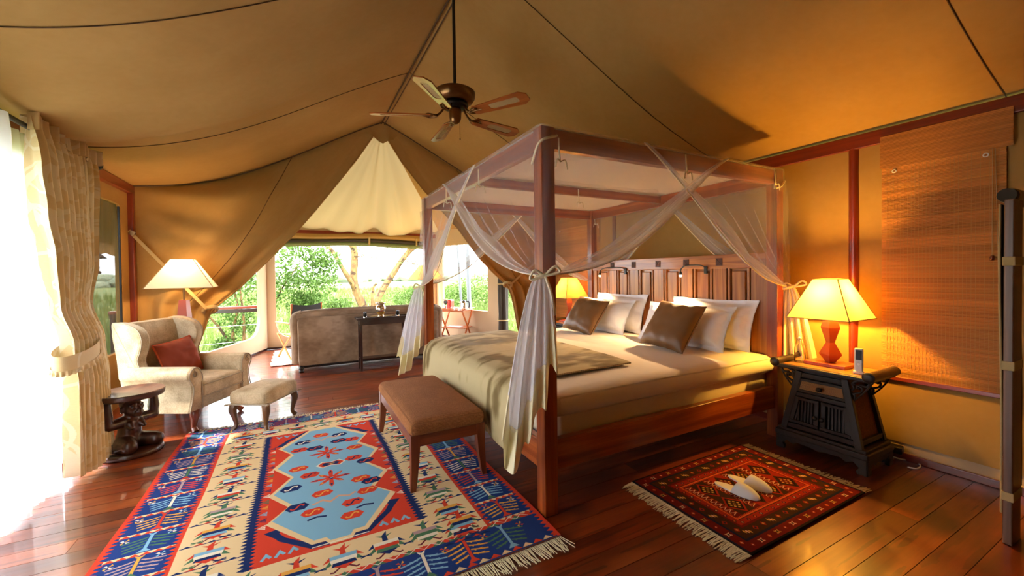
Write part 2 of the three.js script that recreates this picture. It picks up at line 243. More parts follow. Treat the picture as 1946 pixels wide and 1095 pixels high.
{ // left wall: canvas panel with a mesh window, then the wide doorway hung with sheers
  const w = struct('wall_left');
  const hole = rrect(-5.86, 0.62, -5.0, 2.2, 0.06);
  const s = shape([[-6.15, 0.02], [-4.8, 0.02], [-4.8, 2.38], [-6.15, 2.38]], [hole]);
  part(w, 'wall_canvas', ext(s, 0.05, 0.004).rotateY(-PI / 2).translate(XL, 0, 0), M.canvas);
  part(w, 'header_canvas', box(0.05, 0.16, 6.1, XL - 0.02, 2.32, -1.75), M.canvas);
  part(w, 'wall_canvas', box(0.05, 2.38, 3.55, XL - 0.02, 1.19, 0.425), M.canvas);
  const win = struct('window_1');
  const mt = tex(256, (u, v) => { const k = vnoise(u * 40, v * 2 + 0.5 * vnoise(u * 6, v * 6, 6, 6, 3), 40, 2, 6) * 0.5 + 0.5 * vnoise(u * 80, v * 4, 80, 4, 9); return [30 + 40 * k, 32 + 40 * k, 34 + 40 * k]; }, true);
  part(win, 'mesh_screen', sheet((u, v) => [XL - 0.03 + 0.006 * sin(u * 30), 0.6 + v * 1.62, -5.88 + u * 0.9], 60, 8, 1, 1), phys({ map: mt, roughness: 0.5, transparent: true, opacity: 0.86 }));
  part(win, 'window_frame', bar([XL - 0.01, 0.62, -5.86], [XL - 0.01, 2.2, -5.86], 0.02, 0.02), M.black);
  part(win, 'latch', [ball(0.014, XL + 0.03, 0.86, -5.1), rod([XL, 0.86, -5.1], [XL + 0.03, 0.86, -5.1], 0.006)], M.black);
  const t = struct('trim_2');
  part(t, 'eave_beam', rbox(0.08, 0.1, ZB + 6.15, 0.008, XL + 0.01, 2.41, (ZB - 6.15) / 2), M.beam);
  part(t, 'corner_post', rbox(0.07, 2.38, 0.07, 0.012, XL + 0.02, 1.19, -6.1), M.beam);
  part(t, 'door_post', rbox(0.07, 2.38, 0.07, 0.012, XL, 1.19, -4.78), M.beam);
  part(t, 'door_post', rbox(0.07, 2.38, 0.07, 0.012, XL, 1.19, -1.32), M.beam);
  part(t, 'sill', rbox(0.2, 0.055, 7.4, 0.006, -1.65, 0.028, -2.4), M.beam);
}
{ // back wall behind the camera
  const w = struct('wall_back');
  const s = shape([[XL, 0.0], [XR, 0.0], [XR, YE], [XC, YR], [XL, YE]]);
  part(w, 'wall_canvas', ext(s, 0.06).translate(0, 0, ZB), M.canvas);
}
{ // far end of the lounge
  const slant = (name, from, th, holes) => { const w = struct(name); part(w, 'wall_canvas', ext(shape([[0, 0.03], [2.99, 0.03], [2.99, 2.32], [0, 2.42]], holes), 0.05, 0.004).rotateY(th).translate(from[0], 0, from[1]), M.canvasPale); return w; };
  slant('wall_lounge_left', [-1.65, -6.25], 1.212, [rrect(0.2, 0.3, 2.74, 2.1, [0.3, 0.42, 0.08, 0.08])]);
  slant('wall_lounge_right', [2.85, -9.05], -1.212, [rrect(0.22, 0.64, 1.66, 2.04, 0.03), rrect(1.98, 0.06, 2.85, 2.12, [0.25, 0.1, 0.08, 0.08])]);
  const w = struct('wall_far');
  part(w, 'wall_canvas', ext(shape([[-0.6, 0.03], [2.85, 0.03], [2.85, 2.5], [-0.6, 2.5]], [rrect(-0.4, 0.2, 2.6, 2.12, [0.32, 0.32, 0.05, 0.05])]), 0.05, 0.004).translate(0, 0, -9.1), M.canvasPale);
  const t = struct('trim_3');
  part(t, 'end_beam', rbox(3.5, 0.09, 0.07, 0.008, 1.125, 2.275, -9.06), M.beam);
  part(t, 'corner_post', rbox(0.09, 2.3, 0.07, 0.01, -0.6, 1.15, -9.04, 0, 0.5), M.beam);
  part(t, 'corner_post', rbox(0.09, 2.3, 0.07, 0.01, 2.85, 1.15, -9.04, 0, -0.5), M.beam);
  part(t, 'floor_trim', [bar([-1.62, 0.02, -6.3], [-0.57, 0.02, -9.02], 0.035, 0.04), bar([-0.57, 0.02, -9.02], [2.83, 0.02, -9.02], 0.035, 0.04), bar([2.83, 0.02, -9.02], [3.88, 0.02, -6.3], 0.035, 0.04)], M.espresso);
  const r = thing('rolled_window_flap', 'rolled-up tan canvas and dark mesh window flap tied under the far beam', 'blind', [0, 0, 0]);
  const roll = (y0, y1, dz, sd) => sheet((u, v) => { const a = -PI * 0.5 + v * PI; return [lerp(-0.52, 2.6, u), lerp(y0, y1, v) - 0.02 * sin(u * 7 + sd) * 1, -9.02 + dz * cos(a)]; }, 50, 10, 3, 0.3, 0.01);
  part(r, 'canvas_roll', roll(2.27, 2.14, 0.07, 0), M.canvas); part(r, 'mesh_roll', roll(2.17, 2.07, 0.055, 0.6), M.meshDark); part(r, 'flap_edge', roll(2.1, 2.0, 0.04, 1.3), M.canvasGreen);
  for (const x of [1.33, 2.33]) part(r, 'tie', bar([x, 2.2, -8.93], [x, 2.04, -8.95], 0.035, 0.006, 0.002), M.strap);
  const d = thing('rolled_door_mesh', 'dark rolled mesh hanging beside the open doorway right of the tray stand', 'blind', [3.5, 0, -7.02]);
  part(d, 'mesh_bundle', sheet((u, v) => { const a = u * PI * 2, q = 0.085 + 0.02 * sin(a * 5) + 0.02 * noise3(u * 5, v * 3, 1); return [q * cos(a), 0.12 + v * 1.98, q * sin(a)]; }, 40, 12, 1, 2), M.meshDark);
  for (const y of [0.5, 1.2]) part(d, 'tie', T(new THREE.TorusGeometry(0.11, 0.012, 6, 20), 0, y, 0, PI / 2), M.strap);
}
// ------------------------------------------------------------ canvas drawn back between bedroom and lounge
function polyAt(pts, t) { const k = clamp(t, 0, 1) * (pts.length - 1), i = Math.min(Math.floor(k), pts.length - 2), f = k - i; return [lerp(pts[i][0], pts[i + 1][0], f), lerp(pts[i][1], pts[i + 1][1], f)]; }
function partition(side, edge, tail, xo, label, strapFrom) {
  const t = thing('partition_curtain', label, 'curtain', [0, 0, 0]);
  const tie = edge[edge.length - 1], xt = edge[0][0];
  const fn = (u, v) => {
    const x0 = lerp(xo, xt, u), top = [x0, Math.min(roofY(x0, ZP) - 0.005, u > 0.98 ? edge[0][1] : 9)];
    const G = [lerp(xo, tie[0], u), lerp(1.12, tie[1], u)], B = [lerp(xo, tail[0], u), 0.02];
    let p, z = ZP;
    if (v < 0.7) {
      const q = v / 0.7, e = polyAt(edge, q), sx = lerp(edge[0][0], tie[0], q), sy = lerp(edge[0][1], tie[1], q);
      p = [lerp(top[0], G[0], q) + (e[0] - sx) * u, lerp(top[1], G[1], q) + (e[1] - sy) * u - 0.12 * sin(PI * q) * sin(PI * u)];
      z += 0.16 * sin(PI * Math.min(1, u * 1.05)) * sin(PI * Math.pow(q, 0.8)) + 0.05 * sin(u * 20 + 1.5 * q) * q * q * (0.3 + u) + 0.05 * noise3(u * 3, q * 2.2, side) * sin(PI * q) + 0.03 * noise3(u * 7 + q * 4, q * 2, side + 5) * q + 0.085 * Math.exp(-Math.pow((q - 0.02 - 0.3 * u) / (0.05 + 0.06 * u), 2)) * sin(PI * Math.min(1, u * 1.25)) - 0.05 * Math.exp(-Math.pow((q - 0.14 - 0.42 * u) / (0.05 + 0.07 * u), 2)) * sin(PI * Math.min(1, u * 1.2));
    } else {
      const q = (v - 0.7) / 0.3; p = [lerp(G[0], B[0], Math.pow(q, 0.7)) + 0.01 * sin(q * 8), lerp(G[1], B[1], q)];
      z += (0.05 + 0.03 * q) * sin(u * 20 + 1.5) * (0.3 + u) + 0.03 * q;
    }
    return [p[0], p[1], z];
  };
  part(t, 'curtain_canvas', sheet(fn, 90, 70, 2.8, 3, 0.006 * side), M.canvas);
  const hem = []; for (let i = 0; i <= 40; i++) { const p = fn(1, i / 40); hem.push(V(p[0], p[1], p[2] + 0.004)); }
  part(t, 'hem', tube(hem, 0.011, 6, 80), M.canvas);
  const sm = []; for (let i = 0; i <= 30; i++) { const p = fn(0.6, i / 30 * 0.68); sm.push(V(p[0], p[1], p[2] + 0.002)); }
  part(t, 'seam', tube(sm, 0.0035, 5, 80), M.seam);
  part(t, 'strap', [bar(strapFrom, [tie[0] - 0.04 * side, tie[1] + 0.02, ZP + 0.16], 0.035, 0.006, 0.002), T(new THREE.TorusGeometry(0.07, 0.018, 8, 24).scale(1, 1, 1.6), tie[0] - 0.02 * side, tie[1], ZP + 0.06, PI / 2 - 0.5, 0.3 * side, 0)], M.strap);
  part(t, 'strap_buckle', box(0.05, 0.05, 0.012, strapFrom[0] + 0.03 * side, strapFrom[1] - 0.03, strapFrom[2] + 0.01, 0, 0, -0.5 * side), M.brass);
}
partition(1, [[1.02, 3.46], [0.76, 3.05], [0.495, 2.68], [0.22, 2.3], [-0.037, 1.966], [-0.376, 1.579], [-0.668, 1.258], [-0.944, 1.005]], [-1.2, 0.02], XL + 0.04, 'tan canvas partition curtain tied back behind the cream wing armchair', [-1.68, 1.94, -6.03]);
partition(-1, [[1.16, 3.46], [1.4, 3.08], [1.709, 2.70], [2.0, 2.4], [2.272, 2.12], [2.639, 1.65], [2.87, 1.42], [3.11, 1.214]], [3.4, 0.02], XR - 0.04, 'tan canvas partition curtain tied back behind the bed, beside the tray stand', [3.86, 1.75, -6.03]);
{ // peak flap
  part(scene.getObjectByName('ceiling'), 'peak_flap', sheet((u, v) => { const x = lerp(0.82, 1.42, u), h = lerp(roofY(x, ZP), 3.33 + 0.12 * Math.abs(u - 0.5) * 2, v); return [lerp(x, lerp(0.9, 1.36, u), v), h, ZP + 0.02 + 0.03 * sin(u * 12) * v]; }, 24, 8, 0.6, 0.3), M.canvas);
}
// ------------------------------------------------------------ outdoors
const GY = -0.8;
{
  const g = struct('ground');
  const gm = tex(512, (u, v) => { const a = fbm(u, v, 6, 6, 5, 71), b = fbm(u, v, 80, 80, 2, 77); return mix3([70, 86, 30], [108, 120, 52], clamp((a - 0.5) * 1.8 + 0.5 + (b - 0.5) * 0.5, 0, 1)); }, true, 0.12, 0.12);
  const mat = std({ map: gm, roughness: 1 });
  part(g, 'grassland', sheet((u, v) => { const z = lerp(60, -700, v), x = lerp(-500, 500, u); return [x, GY + 0.0 + (v > 0.5 ? 2.5 * noise3(x * 0.006, z * 0.006, 1) * smooth(-z, 80, 300) : 0), z]; }, 60, 80, 1000, 760), mat);
  // tent platform edge
  const p = struct('platform_skirt');
  part(p, 'timber_skirt', [box(0.06, 0.7, 11.6, XL - 0.12, -0.45, -3.3), bar([-1.75, -0.45, -6.3], [-0.68, -0.45, -9.12], 0.05, 0.7), bar([-0.68, -0.45, -9.2], [2.93, -0.45, -9.2], 0.7, 0.05)], M.espresso);
}
function leafGeo(l, w) { const g = new THREE.BufferGeometry(); g.setAttribute('position', new THREE.Float32BufferAttribute([0, 0, 0, w, l * 0.45, 0.02 * l, 0, l, 0, -w, l * 0.45, 0.02 * l], 3)); g.setAttribute('uv', new THREE.Float32BufferAttribute([0, 0, 1, 0.5, 0.5, 1, 0, 0.5], 2)); g.setIndex([0, 1, 2, 0, 2, 3]); g.computeVertexNormals(); g.userData.keep = true; return g; }
const leafMat = (c) => phys({ color: c, roughness: 0.7, transmission: 0.4, thickness: 0, specularIntensity: 0.3 });
function scatter(parent, name, geo, mat, places, tint) {
  const m = new THREE.InstancedMesh(geo, mat, places.length), q = new THREE.Object3D(), c = new THREE.Color();
  places.forEach((p, i) => { q.position.set(p[0], p[1], p[2]); q.rotation.set(p[3] ?? rr(-0.4, 0.4), rr(0, 6.28), p[4] ?? rr(-0.4, 0.4)); q.scale.setScalar(p[5] ?? rr(0.7, 1.3)); q.updateMatrix(); m.setMatrixAt(i, q.matrix); const k = rr(0.75, 1.25); m.setColorAt(i, c.setRGB(k * (tint?.[0] ?? 1), k * (tint?.[1] ?? 1), k * (tint?.[2] ?? 1))); });
  m.name = parent === scene ? numbered(name) : name; m.castShadow = m.receiveShadow = true; m.userData.kind = 'stuff'; parent.add(m); return m;
}
{ // long grass
  const blade = () => { const gs = []; for (let i = 0; i < 7; i++) { const g = new THREE.BufferGeometry(), a = rr(0, 6.28), l = rr(0.18, 0.5), t = rr(0.05, 0.2), x = rr(-0.08, 0.08), z = rr(-0.08, 0.08), w = 0.008; g.setAttribute('position', new THREE.Float32BufferAttribute([x - w * cos(a), 0, z - w * sin(a), x + w * cos(a), 0, z + w * sin(a), x + t * sin(a), l, z + t * cos(a)], 3)); g.setAttribute('uv', new THREE.Float32BufferAttribute([0, 0, 1, 0, 0.5, 1], 2)); g.computeVertexNormals(); g.userData.keep = true; gs.push(g); } return merge(gs); };
  const pl = [];
  for (let i = 0; i < 16000; i++) { const d = 10 + 60 * Math.pow(rnd(), 1.7), a = rr(-0.62, 0.62); const x = sin(a + 0.25) * d, z = -cos(a + 0.25) * d; if (z > -9.8 && x > -2.4) continue; pl.push([x, GY, z, 0, 0, rr(0.6, 1.3) * (1 + d / 80)]); }
  for (let i = 0; i < 1500; i++) pl.push([rr(-9, -3), GY, rr(-9, 0), 0, 0, rr(0.6, 1.1)]);
  meta(scatter(scene, 'long_grass', blade(), leafMat(lin(0.13, 0.19, 0.035)), pl), 'long bright green grass of the plain outside the far window', 'grass');
}
const barkM = std({ map: tex([128, 256], (u, v) => { const k = fbm(u, v, 10, 6, 4, 51), y = vnoise(u * 6, v * 10, 6, 10, 55); return mix3(mix3([92, 62, 34], [152, 122, 66], k), [50, 34, 20], y > 0.72 ? 0.7 : 0); }, true, 1, 1), bumpMap: rep(Btex.soft, 2, 2), bumpScale: 0.02, roughness: 0.9 });
function limb(pts, r0, r1, n = 9) { const c = new THREE.CatmullRomCurve3(pts.map((p) => V(...p))), seg = pts.length * 6, g = new THREE.TubeGeometry(c, seg, 1, n), p = g.attributes.position, q = V(0, 0, 0); for (let i = 0; i <= seg; i++) { const o = c.getPointAt(i / seg), r = lerp(r0, r1, i / seg) * (1 + 0.08 * noise3(i * 0.7, r0 * 9, 1)); for (let j = 0; j <= n; j++) { const k = i * (n + 1) + j; q.fromBufferAttribute(p, k).sub(o).multiplyScalar(r).add(o); p.setXYZ(k, q.x, q.y, q.z); } } g.computeVertexNormals(); return g; }
{ // acacia
  const t = thing('acacia_tree', 'large yellow-barked acacia with forking trunk outside the far window', 'tree', [2.55, GY, -18]);
  const P = (x, y, dz = 0) => [x - 2.55, y - GY, dz];
  part(t, 'trunk', limb([P(2.5, GY - 0.1), P(2.36, 0.1), P(2.12, 0.75), P(2.02, 1.2), P(2.06, 1.9), P(2.05, 2.5), P(1.75, 3.1), P(1.6, 4.4)], 0.2, 0.1), barkM);
  part(t, 'bough', limb([P(2.12, 0.7), P(1.9, 1.15, 0.2), P(1.55, 1.75, 0.3), P(1.15, 2.45, 0.4), P(0.5, 2.95, 0.5), P(-0.4, 3.4, 0.6)], 0.11, 0.045), barkM);
  part(t, 'bough', limb([P(2.75, GY - 0.1), P(2.85, 0.1), P(3.2, 0.75, -0.2), P(3.75, 1.55, -0.3), P(4.3, 2.3, -0.4), P(5.1, 3.0, -0.4), P(6.2, 4.0, -0.5)], 0.17, 0.08), barkM);
  part(t, 'bough', limb([P(4.2, 2.1, -0.35), P(4.45, 2.7, -0.3), P(4.6, 3.6, -0.2)], 0.09, 0.05), barkM);
  part(t, 'bough', limb([P(2.65, GY, 0.2), P(2.72, 0.3, 0.2), P(2.78, 0.9, 0.2), P(2.9, 1.05, 0.2)], 0.09, 0.04), barkM);
  const tw = [[[2.05, 2.2], [2.9, 2.15], [4.0, 2.0], [4.6, 1.85]], [[2.05, 2.35], [2.3, 2.6], [2.45, 2.9]], [[4.1, 2.05], [4.9, 1.75], [5.7, 1.3]], [[5.4, 3.1], [6.4, 2.7], [7.4, 2.6]], [[3.0, 2.9], [3.6, 2.5], [4.6, 2.75]], [[6.0, 3.4], [6.8, 2.9], [8.0, 2.5]], [[1.3, 2.3], [0.7, 2.0], [0.3, 2.1]]];
  const lp = [];
  for (const w of tw) { const c = limb(w.map((p, i) => P(p[0], p[1], 0.2 * sin(i * 3 + p[0]))), 0.025, 0.01, 5); part(t, 'twig', c, barkM); const cu = new THREE.CatmullRomCurve3(w.map((p) => V(...P(p[0], p[1])))); for (let i = 0; i < 90; i++) { const q = cu.getPoint(rnd()); lp.push([q.x + rr(-0.35, 0.35), q.y + rr(-0.18, 0.2), q.z + rr(-0.4, 0.4), rr(-1.5, 1.5), rr(-1.5, 1.5), rr(0.5, 1.1)]); } }
  for (let i = 0; i < 900; i++) { const x = rr(-0.5, 9), y = 2.9 + 0.9 * rnd() + 0.15 * sin(x * 2.2); lp.push(P(x, y, rr(-1.2, 1.2)).concat([rr(-1.5, 1.5), rr(-1.5, 1.5), rr(0.6, 1.2)])); }
  scatter(t, 'foliage', leafGeo(0.13, 0.035), leafMat(lin(0.18, 0.22, 0.06)), lp);
}
function bush(label, x, z, blobs, n, leaf, col, stems) {
  const t = thing('bush', label, 'bush', [x, GY, z]), pl = [];
  for (let i = 0; i < n; i++) { const b = blobs[Math.floor(rnd() * blobs.length)], a = rr(0, 6.28), c = rr(-1, 1), r = Math.pow(rnd(), 0.45), s = Math.sqrt(1 - c * c); pl.push([b[0] + b[3] * r * s * cos(a), b[1] + b[4] * r * c, b[2] + b[3] * r * s * sin(a), rr(-1.6, 1.6), rr(-1.6, 1.6), rr(0.6, 1.3)]); }
  for (const s of stems) part(t, 'stem', limb(s, 0.05, 0.015, 6), barkM);
  scatter(t, 'foliage', leafGeo(leaf, leaf * 0.28), leafMat(col), pl);
}
bush('leafy bright green bush seen left of the acacia', -0.25, -13.2, [[0, 2.5, 0, 1.0, 0.65], [0.6, 2.0, 0.2, 0.75, 0.5], [-0.5, 1.9, 0.1, 0.8, 0.7], [0.9, 2.6, 0, 0.55, 0.4], [0.2, 3.1, 0, 0.9, 0.5], [0.4, 1.4, 0.2, 0.5, 0.35]], 7000, 0.1, lin(0.11, 0.2, 0.035), [[[-0.6, 0, 0], [-0.5, 0.9, 0], [-0.2, 1.8, 0.1], [0.3, 2.6, 0]], [[-0.5, 0, 0], [-0.7, 1.2, 0], [-0.6, 2.2, 0]]]);
bush('tangled green bush with pale stems beyond the left timber rail', -1.75, -12.4, [[0.1, 1.6, 0, 0.7, 0.7], [-0.3, 2.2, 0, 0.8, 0.6], [0.4, 1.0, 0, 0.45, 0.4], [-0.7, 1.3, 0.1, 0.5, 0.5], [0.3, 2.3, 0, 0.5, 0.5], [0.1, 0.5, 0.1, 0.3, 0.2]], 4200, 0.085, lin(0.1, 0.18, 0.035), [[[0.3, 0, 0], [0.25, 0.7, 0.1], [0.35, 1.5, 0], [0.15, 2.3, 0.1]], [[0.35, 0, 0], [0.0, 0.9, 0.1], [-0.6, 1.7, 0]], [[0.45, 0, 0.1], [0.5, 1.0, 0.2], [0.42, 2.0, 0.1]], [[-0.9, 0, 0], [-0.85, 0.7, 0], [-0.95, 1.3, 0]]]);
bush('low round shrub on the plain right of the acacia', 6.2, -27, [[0, 0.7, 0, 1.3, 0.7], [0.8, 0.9, 0, 0.8, 0.6]], 2200, 0.16, lin(0.12, 0.2, 0.04), []);
bush('low round shrub on the plain between the acacia trunks', 0.9, -26, [[0, 0.6, 0, 1.1, 0.6], [1.2, 0.5, 0, 0.8, 0.45]], 2000, 0.16, lin(0.12, 0.2, 0.04), []);
bush('wide shrub seen through the right lounge window', 10.5, -24, [[0, 1.2, 0, 2.2, 1.0], [2, 1.4, 0, 1.6, 0.9], [-1.8, 0.9, 0, 1.4, 0.7]], 4500, 0.18, lin(0.12, 0.2, 0.04), []);
{ // distant tree line
  const pl = []; for (let i = 0; i < 2600; i++) { const a = rr(-0.5, 1.0), d = rr(140, 420); pl.push([sin(a) * d, GY + rr(0, 1.5), -cos(a) * d, rr(-0.2, 0.2), rr(-0.2, 0.2), rr(0.6, 1.7)]); }
  const g = new THREE.IcosahedronGeometry(2.2, 1); const p = g.attributes.position; for (let i = 0; i < p.count; i++) { const k = 1 + 0.25 * noise3(p.getX(i), p.getY(i), p.getZ(i)); p.setXYZ(i, p.getX(i) * k * 1.5, p.getY(i) * k * 0.7, p.getZ(i) * k); } g.computeVertexNormals();
  meta(scatter(scene, 'distant_trees', merge([g]), std({ color: lin(0.2, 0.24, 0.15), roughness: 1 }), pl), 'hazy line of low scrub trees along the horizon', 'trees');
}
{ // timber rail with wires outside the left lounge window
  const t = thing('railing', 'timber-topped railing with wires outside the left lounge window', 'railing', [0, 0, 0]);
  part(t, 'handrail', [rbox(2.4, 0.055, 0.11, 0.01, -1.95, 0.76, -10.2)], M.beam);
  part(t, 'under_rail', rbox(2.4, 0.075, 0.05, 0.006, -1.95, 0.69, -10.2), M.espresso);
  for (const x of [-3.1, -0.76]) part(t, 'post', rbox(0.07, 1.6, 0.07, 0.008, x, -0.05, -10.2), M.espresso);
  for (const y of [0.36, 0.02]) part(t, 'wire', rod([-3.1, y - 0.03, -10.2], [-0.76, y + 0.03, -10.2], 0.006), M.steel);
}
{ // awning and lantern outside the mesh window
  const a = thing('awning', 'shaded canvas awning outside, seen dark through the mesh window', 'awning', [0, 0, 0]);
  part(a, 'awning_canvas', sheet((u, v) => [lerp(-1.8, -2.75, v), lerp(2.42, 1.98, v) - 0.05 * sin(v * PI), lerp(-9.5, -5.05, u)], 12, 8, 4, 1, 0.01), M.canvas);
  part(a, 'valance', sheet((u, v) => [-2.75 + 0.01 * sin(u * 30), 1.98 - v * (0.16 + 0.04 * Math.abs(sin(u * 22))), lerp(-9.5, -5.05, u)], 80, 4, 4, 0.3), M.canvas);
  const l = thing('lantern', 'dark metal lantern hanging outside behind the mesh window', 'lantern', [-2.2, 1.62, -6.72]);
  part(l, 'cap', lathe([[0.001, 0.16], [0.02, 0.15], [0.03, 0.12], [0.1, 0.05], [0.12, 0.03], [0.05, 0.025], [0.001, 0.025]], 24), M.iron); part(l, 'glass_chimney', lathe([[0.001, -0.12], [0.045, -0.12], [0.055, -0.05], [0.05, 0.025]], 20), M.glass); part(l, 'base', lathe([[0.001, -0.16], [0.06, -0.16], [0.065, -0.14], [0.05, -0.12], [0.001, -0.118]], 24), M.iron); part(l, 'hook', rod([0, 0.15, 0], [0, 0.5, 0], 0.006), M.iron);
}
{ // outer tent frame
  for (const [a, b, r, l] of [[[3.83, 2.6, -10.5], [4.03, -0.8, -10.5], 0.035, 'thin grey tent pole outside, seen left in the right lounge window'], [[4.17, 2.6, -10.55], [4.22, -0.8, -10.55], 0.06, 'thick upright grey tent pole outside the right lounge window'], [[5.9, 2.0, -10.5], [4.5, -0.8, -10.5], 0.035, 'slanting grey tent strut low outside the right lounge window']]) one('tent_pole', [rod(a, b, r, 12), cyl(r * 1.5, r * 1.5, 0.05, b[0], b[1] + 0.03, b[2])], std({ color: lin(0.12, 0.13, 0.14), roughness: 0.5 }), l, 'pole');
}
// ------------------------------------------------------------ four-poster bed
const BX0 = 1.22, BX1 = 3.60, BZ0 = -1.94, BZ1 = -4.43, BH = 2.235, PS = 0.09;
{
  const t = thing('four_poster_bed', 'red-brown timber four-poster bed frame with panelled headboard and canopy rails', 'bed', [0, 0, 0]);
  const px = [BX0 + PS / 2, BX1 - PS / 2], pz = [BZ0 - PS / 2, BZ1 + PS / 2];
  for (const x of px) for (const z of pz) part(t, 'post', rbox(PS, BH, PS, 0.005, x, BH / 2, z), M.bed);
  for (const z of pz) part(t, 'canopy_rail', rbox(px[1] - px[0] - PS, 0.115, 0.05, 0.005, (px[0] + px[1]) / 2, BH - 0.06, z), M.bed);
  for (const x of px) part(t, 'canopy_rail', rbox(0.05, 0.115, pz[0] - pz[1] - PS, 0.005, x, BH - 0.06, (pz[0] + pz[1]) / 2), M.bed);
  part(t, 'cross_slat', rbox(px[1] - px[0] - 0.06, 0.075, 0.045, 0.005, (px[0] + px[1]) / 2, BH - 0.05, (pz[0] + pz[1]) / 2), M.bed);
  for (const z of pz) part(t, 'side_rail', rbox(px[1] - px[0] - PS, 0.18, 0.05, 0.006, (px[0] + px[1]) / 2, 0.335, z), M.bed);
  part(t, 'foot_rail', rbox(0.05, 0.17, pz[0] - pz[1] - PS, 0.006, px[0], 0.33, (pz[0] + pz[1]) / 2), M.bed);
  // headboard: stiles, fielded panels, top rail with inlaid squares
  const h = new THREE.Group(); h.name = 'headboard'; t.add(h);
  const hx = 3.545;
  part(h, 'backing_board', box(0.02, 1.0, 2.3, hx + 0.02, 0.95, -3.185), M.head);
  part(h, 'top_rail', rbox(0.05, 0.13, 2.3, 0.006, hx, 1.487, -3.185), M.head);
  part(h, 'bottom_rail', rbox(0.045, 0.16, 2.3, 0.006, hx, 0.56, -3.185), M.bed);
  for (let i = 0; i < 7; i++) {
    const zc = -4.31 + i * 0.368;
    const zs = i === 6 ? zc - 0.01 : i === 0 ? zc + 0.02 : zc;
    part(h, 'stile', rbox(0.04, 0.9, i === 6 ? 0.16 : i === 0 ? 0.07 : 0.135, 0.004, hx, 1.0, i === 6 ? -2.09 : zs), M.head);
    if (i < 6) {
      const z0 = zc + 0.08, z1 = zc + 0.288, zm = (z0 + z1) / 2;
      part(h, 'panel', [rbox(0.03, 0.72, 0.125, 0.01, hx - 0.003, 1.04, zm), ...[[z0 + 0.012, 0.83, 0.026, 1.03], [z1 - 0.012, 0.83, 0.026, 1.03]].map(([z, hh, w, y]) => rbox(0.036, hh, w, 0.009, hx - 0.002, y, z)), rbox(0.036, 0.026, z1 - z0, 0.009, hx - 0.002, 1.432, zm)], M.head);
    }
    if (i < 6) {
      const q = part(h, 'inlay_square', [box(0.006, 0.07, 0.066, hx - 0.027, 1.485, zc)], M.inlay);
      for (const s of [-1, 1]) q.geometry = merge([q.geometry, bar([hx - 0.031, 1.485 - 0.028, zc - s * 0.028], [hx - 0.031, 1.485 + 0.028, zc + s * 0.028], 0.003, 0.007, 0.001)]);
    }
  }
}
// mattress layers
const xm = 2.42, zm = -3.185;
function soft(w, h, d, r, bumpA, sd, crown = 0, seg = 26) { // rounded upholstery block
  const g = mergeVertices(new THREE.BoxGeometry(w, h, d, seg, 8, seg).deleteAttribute('uv').deleteAttribute('normal')), p = g.attributes.position;
  for (let i = 0; i < p.count; i++) {
    let x = p.getX(i), y = p.getY(i), z = p.getZ(i);
    const cx = clamp(x, -w / 2 + r, w / 2 - r), cy = clamp(y, -h / 2 + Math.min(r, h / 2.01), h / 2 - Math.min(r, h / 2.01)), cz = clamp(z, -d / 2 + r, d / 2 - r);
    const dx = x - cx, dy = y - cy, dz = z - cz, L = Math.hypot(dx, dy, dz) || 1, R = Math.min(r, h / 2.01);
    if (Math.hypot(dx, dy, dz) > 1e-6) { const k = R / L; x = cx + dx * Math.min(1, k * (r / R)); y = cy + dy * Math.min(1, k); z = cz + dz * Math.min(1, k * (r / R)); }
    if (y > 0 && crown) y += crown * Math.max(0, 1 - Math.pow(2 * x / w, 2)) * Math.max(0, 1 - Math.pow(2 * z / d, 2));
    const n = bumpA * (noise3(x * 3.1, y * 3 + sd, z * 3.1) + 0.4 * noise3(x * 9, y * 9 + sd, z * 9));
    p.setXYZ(i, x + n * 0.6, y + n, z + n * 0.6);
  }
  g.computeVertexNormals(); return g;
}
one('box_spring', soft(2.2, 0.2, 2.32, 0.05, 0.003, 1).translate(xm, 0.47, zm), M.base, 'cream fabric box spring under the ivory bedspread, inside the timber bed rails', 'box spring');
one('bed_sheet', soft(2.27, 0.155, 2.45, 0.075, 0.006, 4, 0.03, 44).translate(xm + 0.02, 0.605, zm - 0.005), M.sheet, 'smooth ivory mattress and bedspread on the four-poster bed', 'bedding');
